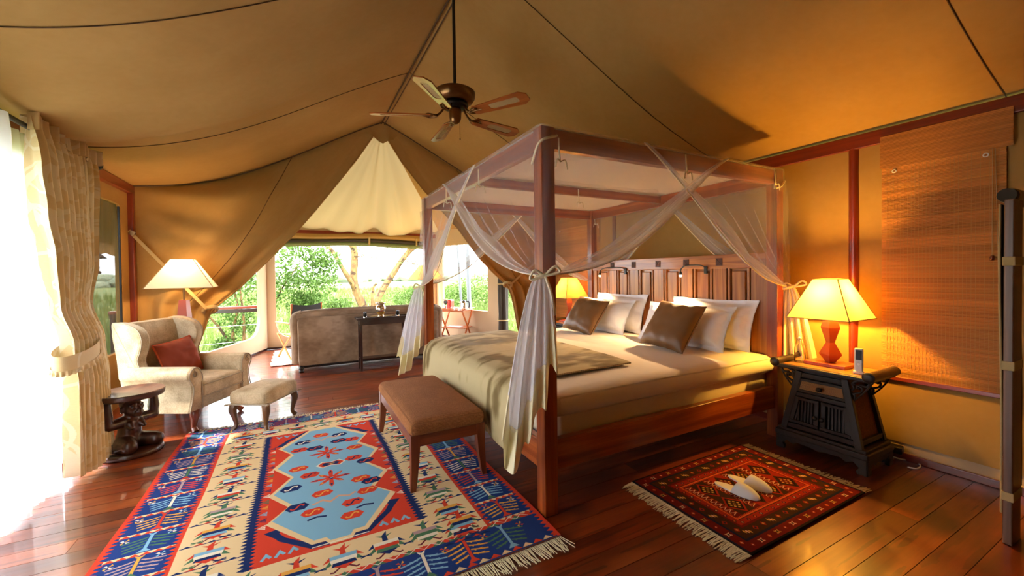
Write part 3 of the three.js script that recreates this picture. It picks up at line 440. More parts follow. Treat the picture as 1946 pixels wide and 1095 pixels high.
{ // velvet throw
  const velv = tex(512, (u, v) => { const a = fbm(u, v, 5, 4, 4, 91), b = fbm(u, v, 24, 7, 3, 95), k = smooth(a * 0.75 + b * 0.3, 0.5, 0.68); return mix3([198, 182, 138], [112, 92, 50], k * 0.9); }, true, 0.6, 0.6);
  const m = phys({ map: velv, roughness: 0.9, sheen: 0.7, sheenColor: lin(0.9, 0.85, 0.65), sheenRoughness: 0.35, bumpMap: rep(Btex.soft, 2, 2), bumpScale: 0.004 });
  const prof = [[2.2, 0.716], [1.9, 0.716], [1.6, 0.712], [1.36, 0.7], [1.27, 0.678], [1.215, 0.63], [1.196, 0.55], [1.19, 0.42], [1.19, 0.25]];
  const L = [0]; for (let i = 1; i < prof.length; i++) L.push(L[i - 1] + Math.hypot(prof[i][0] - prof[i - 1][0], prof[i][1] - prof[i - 1][1]));
  const at = (s) => { s *= L[L.length - 1]; let i = 0; while (i < L.length - 2 && L[i + 1] < s) i++; const f = (s - L[i]) / (L[i + 1] - L[i]); return [lerp(prof[i][0], prof[i + 1][0], f), lerp(prof[i][1], prof[i + 1][1], f)]; };
  one('bed_throw', sheet((u, v) => {
    const z = lerp(-2.27, -4.38, u), e = 1 - Math.pow(Math.abs(u - 0.5) * 2, 12);
    let [x, y] = at(v); const hang = smooth(v, 0.66, 1);
    const crown = (1 - hang) * 0.012 * Math.max(0, 1 - Math.pow((z - zm) / 1.2, 2));
    x += (1 - v) * 0.1 * u * smooth(v, 0.3, 0) - (1 - v) * 0.06 * smooth(v, 0.3, 0); x -= hang * 0.012 * sin(u * 15 + 1) + hang * 0.01 * noise3(u * 8, v * 3, 4);
    return [x, y + crown + 0.004 * noise3(u * 9, v * 9, 2) - (1 - e) * 0.012 * (1 - hang), z];
  }, 70, 70, 2.1, 1.5, 0.012), m, 'olive velvet throw over the foot of the bed', 'throw');
}
// pillows
function cushion(w, h, t, sd, flange = 0, dent = 0.06) {
  const f = (s) => (u, v) => {
    const a = u * 2 - 1, b = v * 2 - 1, ka = flange ? clamp(Math.abs(a) * w / (w - 2 * flange), 0, 1) : Math.abs(a), kb = flange ? clamp(Math.abs(b) * h / (h - 2 * flange), 0, 1) : Math.abs(b);
    const q = Math.pow(Math.max(0, 1 - Math.pow(ka, 3)), 0.55) * Math.pow(Math.max(0, 1 - Math.pow(kb, 3)), 0.55);
    const px = 1 - dent * (1 - Math.pow(Math.abs(b), 2)) * Math.pow(Math.abs(a), 3), py = 1 - dent * (1 - Math.pow(Math.abs(a), 2)) * Math.pow(Math.abs(b), 3);
    return [a * w / 2 * px + 0.006 * noise3(b * 3, a * 2, sd), b * h / 2 * py + 0.008 * noise3(a * 3, b * 2, sd + 9), s * (q * t / 2 + 0.0035) + 0.012 * q * noise3(a * 2.5, b * 2.5, sd + s * 3) + (flange ? 0.01 * noise3(a * 4, b * 4, sd + 20) * (1 - q) : 0)];
  };
  return [sheet(f(1), 36, 30, w, h), sheet((u, v) => f(-1)(1 - u, v), 36, 30, w, h)];
}
function pillow(name, label, cat, w, h, t, mat, [x, y, z], lean, yaw, sd, flange, group, tilt = 0) { // local +z is the front
  const o = thing(name, label, cat, [x, y, z], 0, group), g = merge(cushion(w, h, t, sd, flange));
  g.translate(0, h / 2, 0); g.applyMatrix4(new THREE.Matrix4().makeRotationFromEuler(new THREE.Euler(-lean, yaw, tilt, 'YXZ')));
  part(o, 'cover', g, mat); return o;
}
const WH = 'white pillows against the headboard';
pillow('pillow', 'white pillow against the headboard, nearest the bedside lamp on the right', 'pillow', 0.9, 0.46, 0.24, M.pillow, [3.38, 0.70, -2.54], 0.3, -PI / 2, 1, 0.045, WH);
pillow('pillow', 'white pillow propped in front of another, behind the right brown cushion', 'pillow', 0.95, 0.43, 0.26, M.pillow, [3.16, 0.70, -2.67], 0.48, -PI / 2 + 0.03, 2, 0.045, WH);
pillow('pillow', 'white pillow against the headboard behind the far pair of cushions', 'pillow', 0.88, 0.46, 0.24, M.pillow, [3.38, 0.70, -3.78], 0.3, -PI / 2, 3, 0.045, WH);
pillow('pillow', 'white pillow just behind the left brown cushion', 'pillow', 0.88, 0.43, 0.26, M.pillow, [3.15, 0.70, -3.83], 0.5, -PI / 2 + 0.05, 4, 0.045, WH);
pillow('cushion', 'brown satin cushion on the right side of the bed', 'cushion', 0.5, 0.48, 0.17, M.satin, [2.86, 0.715, -2.595], 0.62, -PI / 2 + 0.02, 5, 0, 'brown satin cushions', -0.07);
pillow('cushion', 'brown satin cushion on the far left side of the bed', 'cushion', 0.54, 0.46, 0.17, M.satin, [2.84, 0.715, -3.82], 0.62, -PI / 2 + 0.05, 6, 0, 'brown satin cushions', -0.08);
// reading lights
function readingLight(zArm, zLamp, label) {
  const t = thing('reading_light', label, 'reading light', [3.515, 1.41, zArm], 0, 'reading lights on the headboard');
  part(t, 'wall_mount', [rbox(0.022, 0.075, 0.035, 0.008, -0.006, 0, 0)], M.black);
  const d = zLamp - zArm;
  part(t, 'arm', tube([[-0.015, 0.02, 0], [-0.03, 0.045, d * 0.12], [-0.045, 0.05, d * 0.5], [-0.055, 0.045, d * 0.8], [-0.065, 0.015, d * 0.97], [-0.066, -0.02, d]], 0.006, 8, 40), M.black);
  part(t, 'lamp_head', cyl(0.012, 0.017, 0.03, -0.066, -0.03, d, 16), M.black);
  part(t, 'bulb', ball(0.016, -0.066, -0.053, d), M.bulb);
  const l = new THREE.SpotLight(WARM2, LAMP.read, 0, 1.05, 0.55); l.position.set(-0.066, -0.05, d); l.target.position.set(-0.62, -0.75, d + 0.02); l.castShadow = true; l.shadow.radius = 0.6; t.add(l, l.target);
}
readingLight(-2.605, -2.85, 'black gooseneck reading light on the headboard above the right pillows');
readingLight(-3.70, -4.1, 'black gooseneck reading light on the headboard above the left pillows');

// ------------------------------------------------------------ canopy cloth and mosquito net
{
  const c = sheet((u, v) => { const x = lerp(BX0 + 0.02, BX1 - 0.02, u), z = lerp(BZ0 - 0.02, BZ1 + 0.02, v); const mid = Math.min(Math.abs(v), Math.abs(v - 0.5), Math.abs(v - 1)) * 4; return [x, BH + 0.004 - 0.045 * Math.sin(Math.min(1, mid) * PI / 2) * sin(PI * u) + 0.006 * noise3(u * 9, v * 5, 2), z]; }, 40, 50, 2.4, 2.5);
  one('canopy_cloth', c, M.canopy, 'cream cloth ceiling laid over the four-poster canopy rails', 'canopy');
}
const net = thing('mosquito_net', 'sheer white mosquito net swagged from the canopy and tied to the four posts', 'mosquito net', [0, 0, 0]);
const tieY = { fn: 1.385, ff: 1.27, hn: 1.26, hf: 1.27 };
const corners = { fn: [BX0, BZ0], ff: [BX0, BZ1], hn: [BX1, BZ0], hf: [BX1, BZ1] };
// a swag from the rail between corner a and a point towards corner b, gathered at a's tie
function swag(a, b, frac, sd, lay) {
  const [ax, az] = corners[a], [bx, bz] = corners[b], cx = (BX0 + BX1) / 2, cz = (BZ0 + BZ1) / 2, ty = tieY[a];
  const dx = bx - ax, dz = bz - az, L = Math.hypot(dx, dz), ux = dx / L, uz = dz / L; let nx = -uz, nz = ux; if ((ax + dx / 2 + nx - cx) ** 2 + (az + dz / 2 + nz - cz) ** 2 < (ax + dx / 2 - cx) ** 2 + (az + dz / 2 - cz) ** 2) { nx = -nx; nz = -nz; }
  const off = 0.008 + lay * 0.006, ox = Math.sign(ax - cx) * 0.015, oz = Math.sign(az - cz) * 0.015;
  const fn = (u, v) => {
    const s = Math.pow(u, 0.85), A = [ax + ux * L * frac * s + nx * off, BH + 0.004, az + uz * L * frac * s + nz * off];
    const gx = 0.05 * (u - 0.5), Tt = [ax + ox + ux * gx + nx * 0.012, ty + 0.01 * sin(u * 9), az + oz + uz * gx + nz * 0.012];
    const q = v, drop = u * (0.2 + 0.06 * frac) * sin(PI * Math.pow(q, 1.25)) * 0.8, hold = v < 0.06 ? 0 : 1;
    const rip = Math.min(1, q * 6) * (0.012 + 0.02 * u) * sin(PI * q) * sin(u * 42 + sd + 3 * q) + 0.02 * sin(PI * q) * noise3(u * 5, q * 2, sd);
    const m = Math.pow(q, 0.92);
    return [lerp(A[0], Tt[0], m) + nx * (rip * hold + 0.012 * sin(PI * q)), lerp(A[1], Tt[1], q) - drop, lerp(A[2], Tt[2], m) + nz * (rip * hold + 0.012 * sin(PI * q))];
  };
  const p = part(net, 'side_panel', sheet(fn, 70, 40, 1, 1), M.net);
  const e = []; for (let i = 0; i <= 30; i++) { const q = fn(1, i / 30); e.push(V(...q)); }
  part(p, 'edge_tape', tube(e, 0.0055, 5, 60), M.tape);
  // cloth bunches up along the swept edge towards the tie
  for (const [w0, w1, k] of [[0.02, 0.42, 0.006], [0.012, 0.2, 0.011]]) part(p, 'edge_gather', sheet((u, v) => { const q = v * 0.985, w = w0 + w1 * Math.pow(q, 1.1), r = fn(lerp(1 - w, 1, u), q), f = k + 0.01 * sin(PI * q) * sin(u * 16 + k * 900); return [r[0] + nx * f, r[1], r[2] + nz * f]; }, 36, 44, 1, 1), M.netBand);
}
swag('fn', 'hn', 0.69, 1, 1); swag('hn', 'fn', 0.67, 2, 0); swag('fn', 'ff', 0.68, 3, 1); swag('ff', 'fn', 0.62, 4, 0);
swag('hn', 'hf', 0.55, 5, 0); swag('hf', 'hn', 0.58, 6, 1); swag('ff', 'hf', 0.6, 7, 0); swag('hf', 'ff', 0.58, 8, 1);
{ // valance wrapped over the rails
  const e = 0.006, X0 = BX0 - e, X1 = BX1 + e, Z0 = BZ0 + e, Z1 = BZ1 - e;
  const val = (a, b, sd) => part(net, 'valance', sheet((u, v) => [lerp(a[0], b[0], u), BH + 0.006 - v * (0.15 + 0.025 * sin(u * 8 + sd) + 0.02 * sin(u * 19 + sd)), lerp(a[1], b[1], u)], 50, 6, 1, 1), M.netFine);
  val([X0, Z0], [X1, Z0], 1); val([X0, Z1], [X0, Z0], 2); val([X1, Z1], [X1, Z0], 3); val([X0, Z1], [X1, Z1], 4);
  part(net, 'top_sheet', sheet((u, v) => [lerp(X0, X1, u), BH + 0.008 - 0.03 * sin(PI * u) * sin(PI * v), lerp(Z0, Z1, v)], 20, 20, 1, 1), M.netFine);
  part(net, 'post_sleeve', sheet((u, v) => { const P = [[X0 - 0.012, Z1 + 0.1], [X0 - 0.012, Z1 - 0.01], [X0 + 0.1, Z1 - 0.01]], q = polyAt(P, u); return [q[0] + 0.004 * sin(v * 20 + u * 9), lerp(2.1, 1.3, v), q[1]]; }, 20, 20, 1, 1), M.net);
  // little tape bows along the rails
  const bow = (x, y, z) => part(net, 'tape_tie', [tube([[x, y + 0.14, z], [x - 0.005, y + 0.05, z + 0.012], [x, y, z + 0.015]], 0.005, 5), tube([[x, y, z + 0.015], [x + 0.03, y + 0.01, z + 0.02], [x + 0.045, y - 0.04, z + 0.02]], 0.004, 5), tube([[x, y, z + 0.015], [x - 0.025, y + 0.012, z + 0.02], [x - 0.035, y - 0.035, z + 0.02]], 0.004, 5)], M.tape);
  bow(BX0 + 0.115, BH - 0.2, BZ0 + 0.005); bow(2.4, BH - 0.16, BZ0 + 0.005); bow(BX0 - 0.015, BH - 0.19, -2.8); bow(BX0 - 0.015, BH - 0.19, -3.55); bow(2.4, BH - 0.17, zm + 0.03); bow(BX1 - 0.14, BH - 0.14, BZ0 + 0.005); bow(BX1 - 0.04, BH - 0.19, BZ1 + 0.1);
  part(net, 'tape_tie', tube([[BX0 - 0.01, BH - 0.2, BZ0 - 0.09], [BX0 - 0.012, BH - 0.1, BZ0 + 0.008], [BX0 + 0.1, BH - 0.05, BZ0 + 0.012]], 0.008, 5), M.tape);
  part(net, 'tape_tie', tube([[BX1 - 0.12, BH - 0.16, BZ0 + 0.008], [BX1 - 0.05, BH - 0.14, BZ0 + 0.012], [BX1 + 0.008, BH - 0.09, BZ0 + 0.01]], 0.007, 5), M.tape);
}
// the gathered tail below each tie: sheer net ending in a cream flounce
function tail(a, dir, w0, w1, bottoms, hemH, sd, sway) {
  const [ax, az] = corners[a], ty = tieY[a], cx = (BX0 + BX1) / 2, cz = (BZ0 + BZ1) / 2, o = [Math.sign(ax - cx) * 0.03, Math.sign(az - cz) * 0.03], nrm = [-dir[1], dir[0]];
  const bot = (u) => { const k = clamp(u, 0, 1) * (bottoms.length - 1), i = Math.min(Math.floor(k), bottoms.length - 2), f = k - i; return lerp(bottoms[i], bottoms[i + 1], smooth(f, 0.1, 0.9)); };
  const gen = (layer, k0, k1, yTop) => (u, v) => {
    const b = bot(u) - (layer ? 0 : 0), y = lerp(yTop ?? ty, b, v), q = clamp((ty - y) / (ty - 0.3), 0, 1.1), w = lerp(w0, w1, Math.pow(q, 0.55)), s = (u - sway[2]) * w;
    const f = (0.012 + 0.05 * q) * sin(u * (layer ? 23 : 27) + sd + layer * 2) + 0.02 * q * noise3(u * 6, q * 3, sd + layer);
    return [ax + o[0] + dir[0] * s + nrm[0] * (f + layer * 0.018) + sway[0] * q, y, az + o[1] + dir[1] * s + nrm[1] * (f + layer * 0.018) + sway[1] * q];
  };
  const hemTop = (u) => bot(u) + hemH;
  const t = new THREE.Group(); t.name = 'gathered_tail'; net.add(t);
  part(t, 'net_fall', sheet((u, v) => { const g = gen(0)(u, v * (ty - hemTop(u)) / (ty - bot(u))); return g; }, 80, 40, 1, 1), M.netDense);
  part(t, 'net_fall', sheet((u, v) => { const g = gen(1)(u, v * (ty - hemTop(u)) / (ty - bot(u))); return g; }, 80, 40, 1, 1), M.net);
  part(t, 'flounce', sheet((u, v) => { const k = (ty - hemTop(u)) / (ty - bot(u)), g = gen(0)(u, lerp(k, 1, v)); return [g[0] + nrm[0] * 0.004, g[1] + 0.01 * sin(u * 31) * v, g[2] + nrm[1] * 0.004]; }, 90, 8, 1, 1), M.flounce);
  const R = 0.035, kn = [ax + o[0] * 0.9, ty, az + o[1] * 0.9];
  part(t, 'tie_band', [T(new THREE.TorusGeometry(R, 0.009, 8, 24), ...kn, PI / 2 - 0.2, 0.2, 0)], M.tape);
  part(t, 'bow', [tube([[kn[0], kn[1], kn[2] + 0.035], [kn[0] + dir[0] * 0.05, kn[1] + 0.05, kn[2] + dir[1] * 0.05 + 0.045], [kn[0] + dir[0] * 0.08, kn[1] + 0.02, kn[2] + dir[1] * 0.08 + 0.04], [kn[0], kn[1], kn[2] + 0.04]], 0.008, 6), tube([[kn[0], kn[1], kn[2] + 0.035], [kn[0] - dir[0] * 0.06, kn[1] + 0.03, kn[2] - dir[1] * 0.06 + 0.045], [kn[0] - dir[0] * 0.08, kn[1] - 0.02, kn[2] - dir[1] * 0.08 + 0.04], [kn[0], kn[1], kn[2] + 0.04]], 0.008, 6), tube([[kn[0], kn[1], kn[2] + 0.04], [kn[0] + 0.03, kn[1] - 0.09, kn[2] + 0.05], [kn[0] + 0.06, kn[1] - 0.22, kn[2] + 0.04]], 0.009, 6)], M.tape);
}
tail('fn', [0.885, 0.466], 0.05, 0.36, [0.5, 0.3, 0.32, 0.46, 0.62, 0.66, 0.88, 0.86], 0.24, 1, [-0.07, 0.0, 0.55]);
tail('ff', [0.885, 0.466], 0.05, 0.3, [0.5, 0.3, 0.34, 0.5, 0.62], 0.22, 2, [-0.12, 0.0, 0.6]);
tail('hn', [0.466, 0.885], 0.05, 0.34, [0.72, 0.58, 0.5, 0.62, 0.64], 0.42, 3, [0.02, 0.06, 0.45]);
tail('hf', [0.885, 0.466], 0.05, 0.24, [0.6, 0.5, 0.5, 0.6], 0.2, 4, [0.0, -0.05, 0.5]);
// ------------------------------------------------------------ lamps
function pyramidShade(b, t, h, mat, trimMat) { // square truncated pyramid, open top and bottom
  const q = (s, y) => [[-s, y, -s], [s, y, -s], [s, y, s], [-s, y, s]], B = q(b / 2, 0), U = q(t / 2, h), gs = [];
  for (let i = 0; i < 4; i++) { const j = (i + 1) % 4; gs.push(sheet((u, v) => { const p = V(...B[i]).lerp(V(...B[j]), u), r = V(...U[i]).lerp(V(...U[j]), u); return p.lerp(r, v); }, 4, 4, 1, 1)); }
  const ribs = B.map((p, i) => bar(p, U[i], 0.007, 0.007, 0.002)), rims = [];
  for (let i = 0; i < 4; i++) { const j = (i + 1) % 4; rims.push(bar(B[i], B[j], 0.006, 0.006, 0.002), bar(U[i], U[j], 0.005, 0.005, 0.002)); }
  return { shade: gs, ribs, rims };
}
const trimCloth = cloth(lin(0.42, 0.3, 0.14));
function addShade(t, y, b, top, h, mat, power, color, ry = 0) {
  const s = pyramidShade(b, top, h), g = part(t, 'lamp_shade', s.shade, mat); g.position.y = y; g.rotation.y = ry;
  part(g, 'rib', s.ribs, trimCloth); part(g, 'shade_rim', s.rims, trimCloth);
  part(t, 'bulb', ball(0.032, 0, y + h * 0.53, 0, 1, 1.15, 1), M.bulb);
  part(t, 'bulb_holder', [cyl(0.014, 0.014, 0.05, 0, y + h * 0.53 - 0.05, 0, 14), rod([0, y - 0.05, 0], [0, y + h * 0.48, 0], 0.005)], M.brass);
  const l = new THREE.PointLight(color, power); l.position.set(0, y + h * 0.53, 0); l.castShadow = true; l.shadow.radius = 1.6; t.add(l);
}
function facetedBase(t) {
  part(t, 'foot_plate', rbox(0.2, 0.025, 0.27, 0.004, 0, 0.0125, 0), M.redWood);
  const fac = (r0, r1, r2, y0, y1, y2) => { const g = []; g.push(T(new THREE.CylinderGeometry(r1, r0, y1 - y0, 4, 1).toNonIndexed(), 0, (y0 + y1) / 2, 0, 0, 0.3), T(new THREE.CylinderGeometry(r2, r1, y2 - y1, 4, 1).toNonIndexed(), 0, (y1 + y2) / 2, 0, 0, 0.3)); g.forEach((q) => q.computeVertexNormals()); return g; };
  part(t, 'faceted_stem', [...fac(0.03, 0.072, 0.027, 0.025, 0.085, 0.175), ...fac(0.027, 0.06, 0.032, 0.175, 0.29, 0.385)], M.redWood);
}
function nightLamp(label, pos, power, mat) {
  const t = thing('table_lamp', label, 'lamp', pos, 0, 'table lamps with faceted red bases');
  facetedBase(t); addShade(t, 0.365, 0.41, 0.165, 0.295, mat, power, WARM); return t;
}
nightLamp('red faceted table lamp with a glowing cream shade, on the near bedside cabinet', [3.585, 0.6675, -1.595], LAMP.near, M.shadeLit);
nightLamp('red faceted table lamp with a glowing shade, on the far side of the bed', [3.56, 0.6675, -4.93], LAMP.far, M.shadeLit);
{ // lamp behind the armchair
  const t = thing('floor_lamp', 'lamp with white pyramid shade and red tapered base behind the armchair', 'lamp', [-1.14, 0, -5.72]);
  part(t, 'side_block', [rbox(0.34, 0.5, 0.34, 0.01, 0, 0.28, 0), rbox(0.38, 0.03, 0.38, 0.006, 0, 0.015, 0)], M.espresso);
  part(t, 'tapered_base', T(new THREE.CylinderGeometry(0.05, 0.11, 0.62, 4, 1).toNonIndexed(), 0, 0.84, 0, 0, 0.5), M.redWood).geometry.computeVertexNormals();
  part(t, 'neck', cyl(0.009, 0.009, 0.16, 0, 1.22, 0, 12), M.brass);
  addShade(t, 1.29, 0.58, 0.2, 0.315, M.shadeWhite, LAMP.chair, WARM2, 0.06);
}
{ // lounge lamp, mostly behind the far foot post
  const t = thing('lounge_lamp', 'red tapered lamp in the lounge corner half hidden behind the bed post', 'lamp', [2.36, 0, -8.35]);
  part(t, 'side_block', [rbox(0.36, 0.55, 0.36, 0.01, 0, 0.275, 0)], M.espresso);
  part(t, 'tapered_base', T(new THREE.CylinderGeometry(0.05, 0.11, 0.62, 4, 1).toNonIndexed(), 0, 0.86, 0, 0, 0.5), M.redWood).geometry.computeVertexNormals();
  part(t, 'neck', cyl(0.009, 0.009, 0.16, 0, 1.22, 0, 12), M.brass);
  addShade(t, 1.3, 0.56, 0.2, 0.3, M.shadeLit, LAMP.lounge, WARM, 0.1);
}
// ------------------------------------------------------------ bedside cabinets (front = local +z, width = local x)
const rattanTex = tex(128, (u, v) => { const c = (Math.floor(u * 32) + Math.floor(v * 32)) % 2, k = vnoise(u * 32, v * 32, 32, 32, 6); return c ? [196 - 40 * k, 146 - 34 * k, 76] : [120 - 30 * k, 80 - 20 * k, 36]; }, true, 6, 6);
const rattan = std({ map: rattanTex, roughness: 0.7 }), cork = std({ map: tex(128, (u, v) => { const k = fbm(u, v, 24, 24, 3, 61); return mix3([84, 46, 18], [134, 80, 34], k); }, true, 4, 4), roughness: 0.8 });
function cabinet(label, pos) {
  const t = thing('bedside_cabinet', label, 'cabinet', pos, -PI / 2, 'dark carved bedside cabinets');
  const H = 0.62, D = 0.17, hw = (y) => lerp(0.262, 0.165, (y - 0.16) / (H - 0.16));
  // plinth on bracket feet with a scalloped apron
  part(t, 'plinth', [rbox(0.6, 0.045, 0.4, 0.01, 0, 0.125, 0), rbox(0.57, 0.025, 0.375, 0.008, 0, 0.155, 0)], M.dark);
  const ap = (w) => shape([[-w, 0.11], [-w, 0], [-w + 0.055, 0], [-w + 0.06, 0.02], [-w + 0.045, 0.045], [-w + 0.075, 0.075], [-w + 0.12, 0.055], [-w + 0.15, 0.075], [-0.05, 0.07], [0, 0.06], [0.05, 0.07], [w - 0.15, 0.075], [w - 0.12, 0.055], [w - 0.075, 0.075], [w - 0.045, 0.045], [w - 0.06, 0.02], [w - 0.055, 0], [w, 0], [w, 0.11]]);
  for (const z of [0.172, -0.194]) part(t, 'scalloped_apron', ext(ap(0.29), 0.022, 0.003).translate(0, 0, z), M.dark);
  for (const x of [0.27, -0.292]) part(t, 'scalloped_apron', ext(ap(0.19), 0.022, 0.003).rotateY(PI / 2).translate(x, 0, 0), M.dark);
  const ob = (y, x, z) => [x, y, z];
  // splayed carcass frame: four corner posts, rails, back and dark interior
  for (const s of [-1, 1]) for (const d of [-1, 1]) part(t, 'corner_post', bar([s * (hw(0.165) - 0.02), 0.165, d * (D - 0.0)], [s * (hw(H) - 0.02), H, d * (D - 0.03)], 0.044, 0.036, 0.004), M.dark);
  part(t, 'front_rail', [rbox(0.46, 0.035, 0.03, 0.004, 0, 0.195, D - 0.006), rbox(0.38, 0.03, 0.03, 0.004, 0, 0.445, D - 0.022), rbox(0.31, 0.035, 0.03, 0.004, 0, 0.595, D - 0.032)], M.dark);
  part(t, 'back_panel', sheet((u, v) => { const y = lerp(0.17, H, v); return [lerp(-hw(y), hw(y), u) * 0.97, y, -D + 0.02]; }, 2, 2, 1, 1, 0.012), M.dark);
  part(t, 'inner_shelf', sheet((u, v) => { const y = lerp(0.17, H, v); return [lerp(-hw(y), hw(y), u) * 0.9, y, D - 0.06]; }, 2, 2, 1, 1, 0.01), M.black);
  for (const s of [-1, 1]) part(t, 'side_panel', sheet((u, v) => { const y = lerp(0.2, H - 0.02, v); return [s * (hw(y) - 0.022), y, lerp(-D + 0.03, D - 0.05, u)]; }, 3, 3, 0.3, 0.45, 0.012), cork);
  for (const s of [-1, 1]) part(t, 'side_rail', [bar([s * (hw(0.2) - 0.016), 0.2, -D], [s * (hw(0.2) - 0.016), 0.2, D - 0.02], 0.025, 0.035), bar([s * (hw(H) - 0.016), H - 0.02, -D + 0.03], [s * (hw(H) - 0.016), H - 0.02, D - 0.04], 0.025, 0.035)], M.dark);
  // drawer
  const dr = part(t, 'drawer', [bar([-0.155, 0.475, D - 0.014], [0.155, 0.475, D - 0.014], 0.02, 0.02), bar([-0.14, 0.56, D - 0.024], [0.14, 0.56, D - 0.024], 0.02, 0.02), bar([-0.158, 0.47, D - 0.014], [-0.138, 0.565, D - 0.024], 0.02, 0.02), bar([0.158, 0.47, D - 0.014], [0.138, 0.565, D - 0.024], 0.02, 0.02)], M.dark);
  part(dr, 'rattan_front', sheet((u, v) => [lerp(-0.145, 0.145, u) * lerp(1, 0.93, v), lerp(0.484, 0.552, v), D - 0.022 - 0.006 * v], 2, 2, 0.3, 0.07, 0.006), rattan);
  part(dr, 'knob', [ball(0.017, 0, 0.515, D + 0.012, 1.15, 1, 0.9), rod([0, 0.515, D - 0.03], [0, 0.515, D + 0.01], 0.008)], M.dark);
  // two slatted doors
  for (const s of [-1, 1]) {
    const xi = 0.006, xo = (y) => hw(y) - 0.055, y0 = 0.218, y1 = 0.425, z = (y) => D + 0.004 - 0.03 * (y - 0.165) / (H - 0.165);
    const d = part(t, 'door', [bar([s * (xi + 0.016), y0, z(y0)], [s * (xi + 0.016), y1, z(y1)], 0.032, 0.022), bar([s * xo(y0), y0, z(y0)], [s * xo(y1), y1, z(y1)], 0.032, 0.022), bar([s * xi, y0 + 0.015, z(y0)], [s * xo(y0), y0 + 0.015, z(y0)], 0.022, 0.03), bar([s * xi, y1 - 0.013, z(y1)], [s * xo(y1), y1 - 0.013, z(y1)], 0.022, 0.026)], M.dark);
    for (let i = 0; i < 6; i++) { const f = (i + 0.9) / 6.6, xb = lerp(xi + 0.03, xo(y0) - 0.012, f), xt = lerp(xi + 0.03, xo(y1) - 0.012, f * 0.98), yt = y1 - 0.02; part(d, 'slat', bar([s * xb, y0 + 0.02, z(y0) - 0.004], [s * (i > 3 ? Math.min(xb, xo(y1) - 0.004) : lerp(xb, xt, 0.15)), i > 3 ? lerp(y0, yt, i === 5 ? 0.62 : 0.95) : yt, z(yt) - 0.004], 0.013, 0.012, 0.002), M.dark); }
    part(d, 'knob', [ball(0.016, s * 0.022, 0.3, D + 0.024, 1, 1, 0.9), rod([s * 0.022, 0.3, D - 0.01], [s * 0.022, 0.3, D + 0.02], 0.007)], M.dark);
  }
  // top with rolled ends
  part(t, 'table_top', [rbox(0.6, 0.028, 0.4, 0.006, 0, 0.65, 0)], M.dark);
  part(t, 'top_panel', rbox(0.5, 0.004, 0.34, 0.001, 0, 0.665, 0), wood([150, 88, 36], [186, 120, 56], 15, 0.35, 0.4));
  for (const s of [-1, 1]) {
    const e = part(t, 'rolled_end', [cyl(0.032, 0.032, 0.4, s * 0.3, 0.672, 0, 24, PI / 2), rbox(0.07, 0.03, 0.39, 0.008, s * 0.275, 0.645, 0)], M.dark);
    part(e, 'end_boss', [ball(0.034, s * 0.3, 0.672, 0.2, 1, 1, 0.45), T(new THREE.TorusGeometry(0.032, 0.005, 8, 24), s * 0.3, 0.672, 0.2)], M.dark);
    // pierced scroll bracket in the angle between top and body
    for (const z of [D - 0.035, -D + 0.03]) {
      const b = []; const x = (dx) => s * (hw(H) + dx);
      b.push(tube([[x(0.0), 0.47, z], [x(0.03), 0.49, z], [x(0.035), 0.52, z], [x(0.015), 0.53, z], [x(0.012), 0.51, z]], 0.008, 6), tube([[x(0.03), 0.53, z], [x(0.07), 0.55, z], [x(0.075), 0.58, z], [x(0.05), 0.59, z], [x(0.045), 0.57, z]], 0.008, 6), tube([[x(0.06), 0.6, z], [x(0.1), 0.595, z], [x(0.115), 0.62, z], [x(0.095), 0.63, z]], 0.008, 6), tube([[x(0.0), 0.45, z], [x(0.045), 0.5, z], [x(0.085), 0.55, z], [x(0.12), 0.61, z], [x(0.125), 0.635, z]], 0.006, 6), tube([[x(0.01), 0.54, z], [x(0.03), 0.57, z], [x(0.02), 0.6, z], [x(0.045), 0.62, z], [x(0.07), 0.63, z]], 0.009, 6), ball(0.012, x(0.03), 0.6, z), ball(0.01, x(0.06), 0.575, z), ball(0.01, x(0.008), 0.5, z));
      part(t, 'scroll_bracket', b, M.dark);
    }
  }
  return t;
}
const nearCab = cabinet('dark carved bedside cabinet with slatted doors, standing right of the bed', [3.545, 0, -1.57]);
copy(nearCab, [3.545, 0, -4.93], -PI / 2, 'dark carved bedside cabinet on the far side of the bed, under the far lamp');
